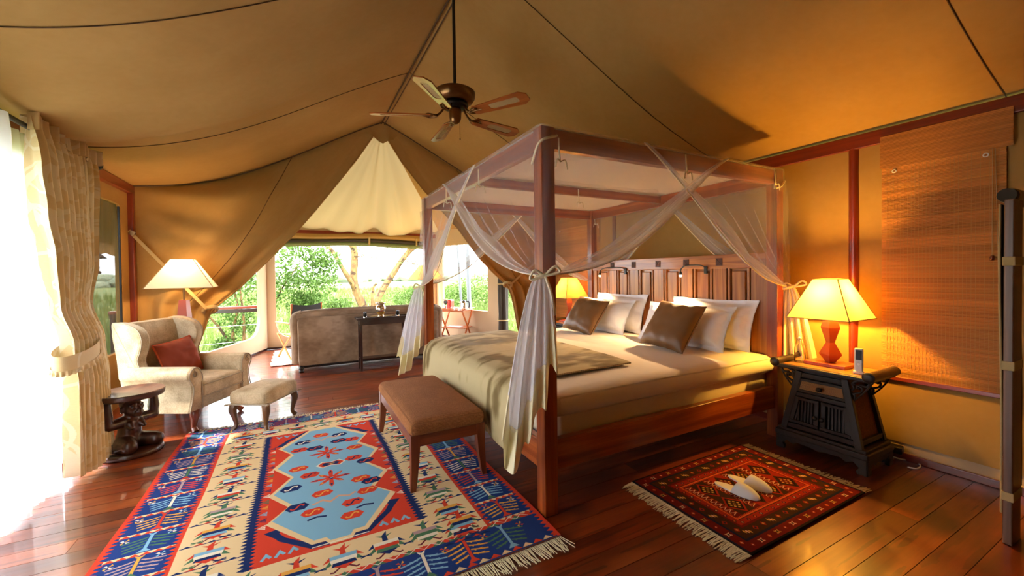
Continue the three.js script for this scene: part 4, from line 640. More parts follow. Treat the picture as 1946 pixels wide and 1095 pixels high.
// small things on the near cabinet
{
  const b = thing('glass_bottle', 'clear swing-top glass water bottle on the near bedside cabinet', 'bottle', [3.5, 0.667, -1.765]);
  part(b, 'bottle_body', lathe([[0.001, 0.002], [0.034, 0.002], [0.037, 0.008], [0.037, 0.115], [0.034, 0.13], [0.018, 0.152], [0.015, 0.165], [0.0155, 0.185], [0.0125, 0.185], [0.012, 0.165], [0.0145, 0.15], [0.031, 0.128], [0.034, 0.113], [0.034, 0.008], [0.001, 0.007]]), M.glass);
  part(b, 'stopper', [ball(0.0125, 0, 0.192, 0, 1, 0.9, 1), cyl(0.008, 0.008, 0.012, 0, 0.183, 0)], M.white);
  part(b, 'wire_bail', [tube([[0.016, 0.172, 0], [0.026, 0.182, 0.004], [0.02, 0.2, 0], [0, 0.208, 0], [-0.02, 0.2, 0], [-0.026, 0.182, 0.004], [-0.016, 0.172, 0]], 0.0016, 6, 40), T(new THREE.TorusGeometry(0.0165, 0.0014, 6, 24), 0, 0.172, 0, PI / 2)], M.steel);
  const h = thing('phone_handset', 'silver handset with dark screen standing upright on the near bedside cabinet', 'handset', [3.46, 0.667, -1.368], -PI / 2 + 0.25);
  part(h, 'handset_body', [rbox(0.05, 0.168, 0.026, 0.009, 0, 0.094, 0, -0.06), rbox(0.062, 0.02, 0.05, 0.006, 0, 0.01, 0)], M.silverPlastic);
  part(h, 'screen', rbox(0.034, 0.07, 0.004, 0.002, 0, 0.132, 0.01, -0.06), M.black);
  part(h, 'button', [cyl(0.008, 0.008, 0.004, 0, 0.068, 0.0155, 18, PI / 2 - 0.06)], M.white);
  one('power_cable', [tube([[3.74, 0.01, -1.2], [3.78, 0.008, -1.16], [3.86, 0.008, -1.17], [3.9, 0.008, -1.22], [3.86, 0.01, -1.27], [3.8, 0.03, -1.3]], 0.005, 8, 60), tube([[3.8, 0.03, -1.3], [3.85, 0.06, -1.36], [3.87, 0.1, -1.45]], 0.005, 8)], M.white, 'white power cable looped on the floor behind the near bedside cabinet', 'cable');
  one('power_adapter', rbox(0.06, 0.05, 0.13, 0.008, 3.83, 0.085, -1.32, 0, 0.1, 0.1), M.black, 'black power adapter box against the skirting by the cabinet', 'adapter');
}
// ------------------------------------------------------------ armchair (front = local +z)
const tweedTex = tex(512, (u, v) => { const a = fbm(u, v, 5, 5, 4, 101), b = fbm(u, v, 90, 90, 2, 103); return mix3([164, 140, 106], [216, 196, 160], clamp((a - 0.5) * 1.5 + 0.5 + (b - 0.5) * 0.6, 0, 1)); }, true, 1.6, 1.6);
const tweed = phys({ map: tweedTex, bumpMap: Btex.weave, bumpScale: 0.0012, roughness: 0.95, sheen: 0.3, sheenColor: lin(0.9, 0.85, 0.75) });
const piping = cloth(lin(0.42, 0.34, 0.24));
function cabriole(h, s = 1) { // leg bulging forward at the knee; local +z = outward
  const c = new THREE.CatmullRomCurve3([V(0, h, 0), V(0, h * 0.82, 0.018 * s), V(0, h * 0.5, 0.004 * s), V(0, h * 0.2, -0.006 * s), V(0, 0.012, 0.022 * s)]), seg = 16, n = 10, g = new THREE.TubeGeometry(c, seg, 1, n), p = g.attributes.position, q = V(0, 0, 0), R = [0.036, 0.034, 0.024, 0.018, 0.022];
  for (let i = 0; i <= seg; i++) { const o = c.getPointAt(i / seg), k = i / seg * 4, a = Math.min(3, Math.floor(k)), r = lerp(R[a], R[a + 1], k - a) * s; for (let j = 0; j <= n; j++) { const w = i * (n + 1) + j; q.fromBufferAttribute(p, w).sub(o).multiplyScalar(r).add(o); p.setXYZ(w, q.x, Math.max(0, q.y), q.z); } }
  g.computeVertexNormals(); return g;
}
{
  const t = thing('armchair', 'cream tweed wing armchair with rolled arms, beside the carved stool', 'armchair', [-0.97, 0, -4.95], 1.06);
  part(t, 'seat_frame', rbox(0.68, 0.12, 0.66, 0.03, 0, 0.262, 0.0), tweed);
  part(t, 'seat_cushion', soft(0.53, 0.15, 0.62, 0.05, 0.004, 3, 0.02).translate(0, 0.375, 0.06), tweed);
  for (const y of [0.425, 0.318]) part(t, 'cushion_piping', tube([[-0.262, y, 0.36], [0, y + 0.004, 0.372], [0.262, y, 0.36]], 0.006, 6), piping);
  // back: raked, rounded top
  part(t, 'backrest', T(soft(0.62, 0.72, 0.15, 0.06, 0.004, 8, 0).translate(0, 0.36, 0), 0, 0.28, -0.29, -0.16), tweed);
  for (const s of [-1, 1]) {
    // rolled arm: keyhole front
    const o = [[0.0, 0.212], [0.0, 0.42], [-0.005, 0.5], [0.01, 0.555], [0.05, 0.6], [0.105, 0.6], [0.145, 0.565], [0.15, 0.515], [0.125, 0.475], [0.105, 0.42], [0.115, 0.33], [0.145, 0.235], [0.15, 0.212]];
    const cu = new THREE.SplineCurve(o.map(([x, y]) => new THREE.Vector2(x, y))), sh = new THREE.Shape(cu.getPoints(60).map((p) => new THREE.Vector2(s * p.x, p.y)));
    const a = part(t, 'arm', ext(sh, 0.6, 0.018, 20).translate(s * 0.255, 0, -0.27), tweed);
    const pipe = cu.getPoints(50).map((p) => V(s * (0.255 + lerp(0.08, p.x, 0.93)), lerp(0.36, p.y, 0.97), 0.351));
    part(a, 'arm_piping', [tube(pipe, 0.005, 6, 120), tube([[s * 0.335, 0.555, 0.353], [s * 0.355, 0.54, 0.353], [s * 0.345, 0.52, 0.353], [s * 0.325, 0.525, 0.353], [s * 0.32, 0.55, 0.353], [s * 0.345, 0.575, 0.353]], 0.004, 6)], piping);
    // wing
    const wo = [[-0.36, 0.5], [-0.385, 0.75], [-0.42, 0.97], [-0.38, 1.0], [-0.27, 0.985], [-0.17, 0.94], [-0.125, 0.86], [-0.135, 0.76], [-0.17, 0.66], [-0.14, 0.58], [-0.1, 0.5]];
    const wc = new THREE.SplineCurve(wo.map(([x, y]) => new THREE.Vector2(x, y))), ws = new THREE.Shape(); ws.setFromPoints(wc.getPoints(60));
    const w = part(t, 'wing', T(ext(ws, 0.055, 0.022, 20).rotateY(-PI / 2), s * 0.315 + 0.028, 0, 0, 0, s * 0.1, 0), tweed);
    part(w, 'wing_piping', T(tube(wc.getPoints(40).map((p) => V(s * 0.03, p.y, p.x + 0.0)), 0.005, 6, 100), s * 0.325, 0, 0, 0, s * 0.1, 0), piping);
    part(t, 'leg', T(cabriole(0.22, 1.25), s * 0.29, 0, 0.29, 0, s * 0.5), M.chairLeg);
    part(t, 'leg', bar([s * 0.28, 0, -0.36], [s * 0.27, 0.22, -0.29], 0.04, 0.04), M.chairLeg);
  }
  const c = thing('red_cushion', 'small rust-red velvet cushion on the wing armchair', 'cushion', [-1.0, 0.445, -5.03], 0.98);
  const g = merge(cushion(0.4, 0.36, 0.15, 8)); g.translate(0, 0.18, 0); g.applyMatrix4(new THREE.Matrix4().makeRotationFromEuler(new THREE.Euler(-0.32, 0, 0.1)));
  part(c, 'cover', g, M.redVelvet);
  const rim = []; for (let i = 0; i <= 60; i++) { const k = i / 15, s = Math.floor(k) % 4, f = (k % 1) * 2 - 1, q = [[f, -1], [1, f], [-f, 1], [-1, -f]][s]; rim.push(V(q[0] * 0.2 * (1 - 0.06 * (1 - q[1] ** 2)), q[1] * 0.18 * (1 - 0.06 * (1 - q[0] ** 2)) + 0.18, 0)); }
  part(c, 'piping', tube(rim, 0.008, 6, 160).applyMatrix4(new THREE.Matrix4().makeRotationFromEuler(new THREE.Euler(-0.32, 0, 0.1))), M.redPiping);
}
{ // footstool
  const t = thing('ottoman', 'cream upholstered footstool on curved legs in front of the wing armchair', 'footstool', [-0.305, 0, -4.52], 1.03);
  part(t, 'seat_pad', soft(0.49, 0.13, 0.37, 0.045, 0.003, 12, 0.03).translate(0, 0.3, 0), tweed);
  part(t, 'pad_piping', tube([[-0.235, 0.25, 0.18], [0.235, 0.25, 0.18], [0.24, 0.25, 0.175], [0.24, 0.25, -0.175], [0.235, 0.25, -0.18], [-0.235, 0.25, -0.18], [-0.24, 0.25, -0.175], [-0.24, 0.25, 0.175]], 0.006, 6, 160, true), piping);
  for (const s of [-1, 1]) for (const d of [-1, 1]) part(t, 'leg', T(cabriole(0.25, 1.0), s * 0.205, 0, d * 0.145, 0, d > 0 ? s * 0.7 : PI - s * 0.7), M.ottoLeg);
}
{ // bench at the foot of the bed
  const t = thing('bench', 'timber bench with ribbed brown woven seat at the foot of the bed', 'bench', [0.865, 0.009, -3.13]);
  const wv = tex(256, (u, v) => { const r = Math.abs(sin(v * 40 * PI)), k = vnoise(u * 128, v * 40, 128, 40, 3), b = fbm(u, v, 8, 8, 3, 7); return mix3([122, 70, 34], [198, 132, 76], clamp(r * 0.5 + k * 0.35 + b * 0.25, 0, 1)); }, true, 3, 3);
  const wb = tex(256, (u, v) => Math.abs(sin(v * 40 * PI)) * 0.7 + 0.3 * vnoise(u * 128, v * 40, 128, 40, 3), false, 3, 3);
  const seat = soft(0.53, 0.105, 1.17, 0.05, 0.002, 20, 0.035, 34).translate(0, 0.4, 0); boxUV(seat); seat.userData.keep = true;
  part(t, 'seat', seat, phys({ map: wv, bumpMap: wb, bumpScale: 0.006, roughness: 0.95 }));
  for (const z of [-0.555, 0.555]) part(t, 'seat_rail', rbox(0.4, 0.075, 0.03, 0.005, 0, 0.325, z), M.bench);
  for (const x of [-0.235, 0.235]) part(t, 'seat_rail', rbox(0.03, 0.075, 1.04, 0.005, x, 0.325, 0), M.bench);
  for (const s of [-1, 1]) for (const d of [-1, 1]) { const c = []; const g = new THREE.BoxGeometry(1, 0.365, 1, 1, 8, 1), p = g.attributes.position; for (let i = 0; i < p.count; i++) { const k = clamp((p.getY(i) + 0.1825) / 0.365, 0, 1), w = lerp(0.03, 0.062, Math.pow(k, 0.8)), f = 0.022 * Math.pow(1 - k, 2); p.setXYZ(i, p.getX(i) * w + s * f, p.getY(i), p.getZ(i) * w + d * f); } g.computeVertexNormals(); part(t, 'leg', g.translate(s * 0.225, 0.1825, d * 0.545), M.bench); }
}
{ // carved stool: a kneeling figure bearing a round seat
  const t = thing('carved_stool', 'dark carved wooden stool, a kneeling figure holding up a round seat', 'stool', [-1.215, 0, -4.3], 0.85);
  part(t, 'seat', lathe([[0.001, 0.475], [0.12, 0.478], [0.19, 0.488], [0.212, 0.5], [0.216, 0.49], [0.214, 0.465], [0.208, 0.452], [0.16, 0.445], [0.001, 0.44]], 44), M.carved);
  part(t, 'base', lathe([[0.001, 0.0], [0.19, 0.0], [0.2, 0.01], [0.195, 0.034], [0.18, 0.042], [0.001, 0.045]], 44), M.carved);
  // joints: [ax,ay,az, bx,by,bz, ra, rb]
  const J = [[0, 0.085, -0.03, 0, 0.2, -0.015, 0.088, 0.068], [0, 0.2, -0.015, 0, 0.268, -0.005, 0.072, 0.06], [0, 0.27, 0, 0, 0.32, 0.012, 0.042, 0.042], [0, 0.382, 0.0, 0, 0.36, 0.022, 0.066, 0.064], [0, 0.345, 0.05, 0, 0.328, 0.072, 0.042, 0.03], [0, 0.4, -0.03, 0, 0.405, -0.02, 0.055, 0.055], [0, 0.385, 0.07, 0, 0.352, 0.098, 0.01, 0.016], [0, 0.318, 0.09, 0, 0.312, 0.092, 0.016, 0.014]];
  for (const s of [-1, 1]) J.push([s * 0.055, 0.262, -0.008, s * 0.16, 0.258, 0, 0.045, 0.036], [s * 0.162, 0.262, 0, s * 0.166, 0.33, 0, 0.036, 0.034], [s * 0.166, 0.33, 0, s * 0.166, 0.45, 0, 0.038, 0.026], [s * 0.045, 0.09, -0.01, s * 0.095, 0.092, 0.125, 0.066, 0.05], [s * 0.095, 0.082, 0.125, s * 0.1, 0.065, -0.02, 0.042, 0.036], [s * 0.1, 0.065, -0.02, s * 0.09, 0.06, -0.1, 0.034, 0.026], [s * 0.036, 0.236, 0.045, s * 0.042, 0.218, 0.072, 0.03, 0.018], [s * 0.028, 0.376, 0.072, s * 0.034, 0.374, 0.07, 0.017, 0.014], [s * 0.016, 0.398, 0.072, s * 0.044, 0.392, 0.06, 0.009, 0.008], [s * 0.016, 0.335, 0.092, 0, 0.334, 0.1, 0.013, 0.014], [s * 0.066, 0.37, 0.01, s * 0.068, 0.345, 0.012, 0.016, 0.012]);
  const N = 110, S = 0.26, C = [0, 0.24, 0.01], mc = new MarchingCubes(N, M.carved, false, false, 200000); mc.isolation = 0;
  for (let k = 0; k < N; k++) for (let j = 0; j < N; j++) for (let i = 0; i < N; i++) {
    const x = (i / N * 2 - 1) * S + C[0], y = (j / N * 2 - 1) * S + C[1], z = (k / N * 2 - 1) * S + C[2]; let d = 1;
    if (y > 0.03) for (const b of J) { const bx = b[3] - b[0], by = b[4] - b[1], bz = b[5] - b[2], l = bx * bx + by * by + bz * bz || 1e-6, h = clamp(((x - b[0]) * bx + (y - b[1]) * by + (z - b[2]) * bz) / l, 0, 1), e = Math.hypot(x - b[0] - bx * h, y - b[1] - by * h, z - b[2] - bz * h) - lerp(b[6], b[7], h), kk = Math.min(b[6], 0.014) * 0.8, w = clamp(0.5 + 0.5 * (e - d) / kk, 0, 1); d = lerp(e, d, w) - kk * w * (1 - w); }
    mc.field[i + j * N + k * N * N] = -d;
  }
  mc.update(); const cnt = mc.count, pa = mc.positionArray.slice(0, cnt * 3), na = mc.normalArray.slice(0, cnt * 3);
  for (let i = 0; i < cnt; i++) for (let a = 0; a < 3; a++) pa[i * 3 + a] = pa[i * 3 + a] * S + C[a];
  const g = new THREE.BufferGeometry(); g.setAttribute('position', new THREE.BufferAttribute(pa, 3)); g.setAttribute('normal', new THREE.BufferAttribute(na, 3));
  part(t, 'kneeling_figure', g, M.carved);
}
// ------------------------------------------------------------ lounge: sofa, console table, tray stand
const sofaTex = tex(512, (u, v) => { const a = fbm(u, v, 4, 5, 5, 111), b = fbm(u, v, 40, 20, 2, 113); return mix3([128, 108, 88], [190, 170, 146], clamp((a - 0.5) * 2 + 0.5 + (b - 0.5) * 0.4, 0, 1)); }, true, 0.8, 0.8);
const sofaM = phys({ map: sofaTex, bumpMap: Btex.soft, bumpScale: 0.004, roughness: 0.95, sheen: 0.5, sheenColor: lin(0.8, 0.75, 0.7) });
{
  const t = thing('sofa', 'grey-beige velvet sofa seen from behind, with the dark console table against its back', 'sofa', [1.02, 0, -6.62]);
  const hw = 1.1, o = [];
  part(t, 'back_panel', soft(2.1, 0.72, 0.1, 0.04, 0.006, 31, 0, 40).translate(0, 0.45, -0.02), sofaM);
  const top = []; for (let i = 0; i <= 20; i++) { const x = lerp(-hw + 0.04, hw - 0.04, i / 20); top.push(V(x, 0.83 + 0.012 * sin(i / 20 * PI) - 0.03 * Math.pow(Math.abs(i / 10 - 1), 8), -0.06)); }
  part(t, 'rolled_top', tube(top, 0.075, 14, 80), sofaM);
  for (const s of [-1, 1]) {
    part(t, 'rolled_side', [tube([[s * (hw - 0.03), 0.12, -0.08], [s * (hw - 0.03), 0.5, -0.08], [s * (hw - 0.015), 0.68, -0.08], [s * (hw - 0.03), 0.8, -0.07], [s * (hw - 0.12), 0.84, -0.06]], 0.068, 12, 50)], sofaM);
    part(t, 'arm', soft(0.2, 0.5, 0.75, 0.07, 0.004, 33 + s).translate(s * (hw - 0.08), 0.35, -0.45), sofaM);
    for (const z of [0.0, -0.78]) part(t, 'foot', T(lathe([[0.001, 0], [0.03, 0], [0.036, 0.015], [0.034, 0.03], [0.026, 0.036], [0.034, 0.045], [0.038, 0.06], [0.03, 0.08], [0.001, 0.09]]), s * (hw - 0.09), 0, z), M.black);
  }
  part(t, 'base_rail', rbox(2.06, 0.05, 0.8, 0.01, 0, 0.085, -0.4), M.black);
  for (const x of [-0.47, 0.47]) part(t, 'seat_cushion', soft(0.92, 0.17, 0.66, 0.06, 0.005, 37 + x).translate(x, 0.42, -0.45), sofaM);
  part(t, 'seat_base', rbox(2.0, 0.24, 0.76, 0.03, 0, 0.23, -0.42), sofaM);
}
{
  const t = thing('console_table', 'narrow dark console table behind the sofa with a lower shelf', 'table', [1.115, 0, -6.345]);
  part(t, 'table_top', [rbox(0.76, 0.018, 0.27, 0.004, 0, 0.757, 0)], M.espresso);
  part(t, 'gallery_lip', [bar([-0.38, 0.772, 0.132], [0.38, 0.772, 0.132], 0.014, 0.014), bar([-0.38, 0.772, -0.132], [0.38, 0.772, -0.132], 0.014, 0.014), bar([-0.38, 0.772, -0.132], [-0.38, 0.772, 0.132], 0.014, 0.014), bar([0.38, 0.772, -0.132], [0.38, 0.772, 0.132], 0.014, 0.014)], M.espresso);
  part(t, 'apron', [rbox(0.66, 0.075, 0.018, 0.003, 0, 0.71, 0.1), rbox(0.66, 0.075, 0.018, 0.003, 0, 0.71, -0.1), rbox(0.018, 0.075, 0.2, 0.003, -0.33, 0.71, 0), rbox(0.018, 0.075, 0.2, 0.003, 0.33, 0.71, 0)], M.espresso);
  for (const x of [-0.325, 0.325]) for (const z of [-0.1, 0.1]) part(t, 'leg', bar([x, 0, z], [x, 0.75, z], 0.034, 0.034), M.espresso);
  part(t, 'shelf', rbox(0.66, 0.016, 0.2, 0.003, 0, 0.17, 0), M.espresso);
  const y = 0.767;
  const tr = thing('tray', 'small polished tray under the silver ice bucket on the console table', 'tray', [1.115, y, -6.345]);
  part(tr, 'tray_plate', [lathe([[0.001, 0.003], [0.16, 0.003], [0.185, 0.01], [0.19, 0.016], [0.186, 0.016], [0.158, 0.007], [0.001, 0.007]], 40).scale(1.15, 1, 0.6)], M.chrome);
  const v = thing('ice_bucket', 'polished silver urn-shaped ice bucket on the console table', 'ice bucket', [1.09, y + 0.008, -6.345]);
  part(v, 'bucket_body', lathe([[0.001, 0], [0.045, 0], [0.05, 0.006], [0.04, 0.014], [0.034, 0.026], [0.05, 0.045], [0.07, 0.08], [0.075, 0.11], [0.07, 0.145], [0.056, 0.175], [0.054, 0.185], [0.07, 0.202], [0.072, 0.206], [0.066, 0.206], [0.05, 0.187], [0.06, 0.15], [0.066, 0.11], [0.001, 0.05]], 36), M.chrome);
  part(v, 'rim', T(new THREE.TorusGeometry(0.07, 0.004, 8, 36), 0, 0.206, 0, PI / 2), M.chrome);
  [[0.86, 'small dark tumbler left of the silver ice bucket'], [1.335, 'small dark tumbler right of the silver ice bucket']].forEach(([x, l]) => {
    const c = thing('tumbler', l, 'tumbler', [x, y, -6.32], 0, 'dark tumblers on the console table');
    part(c, 'tumbler_body', lathe([[0.001, 0.03], [0.027, 0.03], [0.024, 0.085], [0.016, 0.09], [0.001, 0.09]], 20), M.black); part(c, 'tumbler_foot', lathe([[0.001, 0], [0.026, 0], [0.028, 0.006], [0.024, 0.014], [0.024, 0.03], [0.001, 0.03]], 20), M.chrome);
  });
}
{ // folding tray stand in the right bay
  const px = 2.88, pz = -7.98, TH = -0.9, loc = (a, b) => [px + a * cos(TH) + b * sin(TH), pz - a * sin(TH) + b * cos(TH)], t = thing('tray_stand', 'orange-brown folding tray stand with coffee things under the right lounge window', 'tray stand', [px, 0, pz], TH);
  const W = 0.27, D = 0.2;
  part(t, 'tray', [rbox(0.62, 0.014, 0.4, 0.003, 0, 0.665, 0), ...[-1, 1].map((s) => bar([-0.31, 0.695, s * 0.2], [0.31, 0.695, s * 0.2], 0.012, 0.065)), ...[-1, 1].map((s) => bar([s * 0.31, 0.7, -0.2], [s * 0.31, 0.7, 0.2], 0.075, 0.012))], M.orange);
  for (const s of [-1, 1]) { for (const d of [-1, 1]) part(t, 'leg', bar([s * W - d * 0.004, 0, d * D], [s * W + d * 0.004, 0.66, -d * D], 0.022, 0.032), M.orange); }
  part(t, 'stretcher', [rod([-W, 0.645, D * 0.95], [W, 0.645, D * 0.95], 0.012), rod([-W, 0.645, -D * 0.95], [W, 0.645, -D * 0.95], 0.012)], M.orange);
  part(t, 'lower_shelf', [rbox(0.56, 0.014, 0.3, 0.003, 0, 0.3, 0), bar([-0.28, 0.31, 0.15], [0.28, 0.31, 0.15], 0.012, 0.045), bar([-0.28, 0.31, -0.15], [0.28, 0.31, -0.15], 0.012, 0.045)], M.orange);
  one('folded_napkin', rbox(0.34, 0.02, 0.12, 0.006, loc(0, 0.05)[0], 0.32, loc(0, 0.05)[1], 0, TH), M.white, 'folded white cloth on the lower shelf of the tray stand', 'cloth');
  const c = thing('coffee_machine', 'small glossy red and black pod coffee machine on the tray stand', 'coffee machine', [loc(-0.17, 0.02)[0], 0.673, loc(-0.17, 0.02)[1]], TH);
  part(c, 'machine_body', [rbox(0.1, 0.2, 0.16, 0.03, 0.04, 0.1, -0.02)], M.redEspresso);
  part(c, 'brew_head', [rbox(0.1, 0.07, 0.1, 0.02, -0.03, 0.15, 0.02), cyl(0.012, 0.015, 0.03, -0.05, 0.105, 0.04)], M.black);
  part(c, 'drip_tray', [rbox(0.1, 0.03, 0.1, 0.008, -0.05, 0.015, 0.03)], M.black); part(c, 'cup_pod', cyl(0.026, 0.02, 0.05, -0.05, 0.056, 0.035), M.white);
  part(c, 'lever', bar([-0.02, 0.195, 0.03], [-0.1, 0.2, 0.05], 0.025, 0.01), M.steel);
  const k = thing('kettle', 'steel kettle with a black handle on the right of the tray stand', 'kettle', [loc(0.19, 0.0)[0], 0.673, loc(0.19, 0.0)[1]], TH + 0.4);
  part(k, 'kettle_body', lathe([[0.001, 0], [0.062, 0], [0.064, 0.02], [0.056, 0.13], [0.05, 0.165], [0.03, 0.178], [0.001, 0.18]], 28), M.chrome);
  part(k, 'handle', tube([[0.05, 0.16, 0], [0.1, 0.165, 0], [0.112, 0.1, 0], [0.1, 0.035, 0], [0.06, 0.025, 0]], 0.012, 8), M.black);
  part(k, 'lid', [cyl(0.045, 0.05, 0.012, 0, 0.178, 0), ball(0.012, 0, 0.192, 0)], M.black); part(k, 'spout', bar([-0.045, 0.13, 0], [-0.085, 0.16, 0], 0.03, 0.03), M.chrome);
  for (const [x, z, l] of [[-0.04, 0.08, 'white cup on the tray stand beside the red machine'], [0.04, 0.03, 'white cup in the middle of the tray stand'], [0.07, 0.11, 'white cup near the front edge of the tray stand, by the kettle']]) {
    const q = thing('cup', l, 'cup', [loc(x, z)[0], 0.673, loc(x, z)[1]], rr(0, 3), 'white cups on the tray stand'); part(q, 'cup_body', lathe([[0.001, 0], [0.02, 0], [0.022, 0.004], [0.034, 0.045], [0.036, 0.05], [0.033, 0.05], [0.02, 0.008], [0.001, 0.007]], 20), M.white); part(q, 'handle', T(new THREE.TorusGeometry(0.014, 0.004, 6, 14), 0.038, 0.028, 0), M.white);
  }
}
{ // folding chair facing the view
  const t = thing('camp_chair', 'dark canvas folding chair with timber rail, peeking above the sofa at left', 'chair', [-0.02, 0, -7.92], 0.45);
  for (const s of [-1, 1]) { part(t, 'leg', bar([s * 0.24, 0, -0.25], [s * 0.24, 0.43, 0.25], 0.022, 0.03), M.orange); part(t, 'leg', bar([s * 0.24, 0, 0.25], [s * 0.24, 0.43, -0.25], 0.022, 0.03), M.orange); part(t, 'back_post', bar([s * 0.24, 0.4, 0.24], [s * 0.25, 0.95, 0.3], 0.024, 0.03), M.orange); part(t, 'armrest', rbox(0.05, 0.022, 0.5, 0.006, s * 0.25, 0.62, 0.0), M.orange); }
  part(t, 'seat', sheet((u, v) => [lerp(-0.24, 0.24, u), 0.43 - 0.03 * sin(PI * u), lerp(-0.24, 0.24, v)], 10, 6, 1, 1, 0.004), M.canvasGreen);
  part(t, 'back_sling', sheet((u, v) => [lerp(-0.25, 0.25, u), lerp(0.66, 0.945, v) - 0.035 * v * sin(PI * u), 0.285 + 0.02 * v + 0.03 * sin(PI * u)], 12, 6, 1, 1, 0.004), std({ color: lin(0.05, 0.055, 0.06), roughness: 0.9 }));
}
one('lounge_rug', [sheet((u, v) => [lerp(-0.42, 2.2, u) + 0.012 * sin(v * 30), 0.009 + 0.002 * sin(u * 9), lerp(-7.25, -8.75, v)], 20, 20, 2.6, 1.5, 0.008)], std({ map: tex(256, (u, v) => { const s = Math.floor(u * 24) % 6; return s === 0 ? [206, 120, 110] : s === 3 ? [190, 150, 150] : [232, 220, 200]; }, true, 0.4, 0.4), roughness: 1 }), 'pale pink-striped rug with wavy edge on the lounge floor beyond the sofa', 'rug');

// ------------------------------------------------------------ ceiling fan
{
  const t = thing('ceiling_fan', 'antique brass ceiling fan with five cane-inset wooden blades', 'ceiling fan', [XC, 2.675, -3.08], 0.08);
  part(t, 'downrod', cyl(0.013, 0.013, 0.82, 0, 0.53, 0, 14), M.iron);
  part(t, 'motor_housing', lathe([[0.001, 0.19], [0.1, 0.19], [0.152, 0.182], [0.163, 0.172], [0.163, 0.16], [0.158, 0.13], [0.14, 0.102], [0.1, 0.088], [0.001, 0.082]], 40), M.brass);
  part(t, 'flywheel', lathe([[0.001, 0.085], [0.1, 0.085], [0.105, 0.07], [0.1, 0.055], [0.06, 0.05], [0.001, 0.05]], 40), M.iron);
  part(t, 'switch_housing', lathe([[0.001, 0.06], [0.045, 0.055], [0.05, 0.03], [0.047, -0.03], [0.04, -0.055], [0.022, -0.07], [0.008, -0.076], [0.001, -0.077]], 32), M.brass);
  part(t, 'pull_chain', [rod([0.03, -0.06, 0.02], [0.03, -0.19, 0.02], 0.0018, 5), ball(0.006, 0.03, -0.195, 0.02)], M.brass);
  const cane = std({ map: tex(128, (u, v) => { const a = Math.abs(sin((u + v) * 16 * PI)), b = Math.abs(sin((u - v) * 16 * PI)); return a * b > 0.45 ? [70, 44, 20] : [214, 184, 130]; }, true, 14, 14), roughness: 0.8 });
  for (let i = 0; i < 5; i++) {
    const g = new THREE.Group(); g.name = 'blade'; g.rotation.y = -(-81 + 72 * i) * PI / 180; t.add(g);
    const arm = tube([[0.08, 0.062, 0], [0.12, 0.01, 0], [0.16, -0.012, 0]], 0.009, 8), tilt = -0.24;
    const sc = [tube([[0.14, -0.013, 0], [0.17, -0.013, 0.03], [0.21, -0.011, 0.038], [0.23, -0.011, 0.02]], 0.007, 6), tube([[0.14, -0.013, 0], [0.17, -0.013, -0.03], [0.21, -0.011, -0.038], [0.23, -0.011, -0.02]], 0.007, 6), tube([[0.15, -0.015, 0], [0.2, -0.015, 0.01], [0.26, -0.012, 0]], 0.006, 6)];
    const iron = part(g, 'blade_iron', [arm, ...sc], M.brass); iron.rotation.x = 0;
    const o = shape([[0.19, -0.046], [0.61, -0.07], [0.662, -0.034], [0.662, 0.034], [0.61, 0.07], [0.19, 0.046], [0.175, 0]], [rrect(0.33, -0.03, 0.585, 0.03, 0.028)]);
    const b = part(g, 'blade_board', T(ext(o, 0.007, 0.0015).rotateX(PI / 2).translate(0, 0.0, 0), 0, -0.004, 0, tilt), M.fan);
    part(g, 'cane_inset', T(ext(shape([...rrect(0.326, -0.034, 0.589, 0.034, 0.03).getPoints(6).map((p) => [p.x, p.y])]), 0.002).rotateX(PI / 2), 0, -0.006, 0, tilt), cane);
  }
}
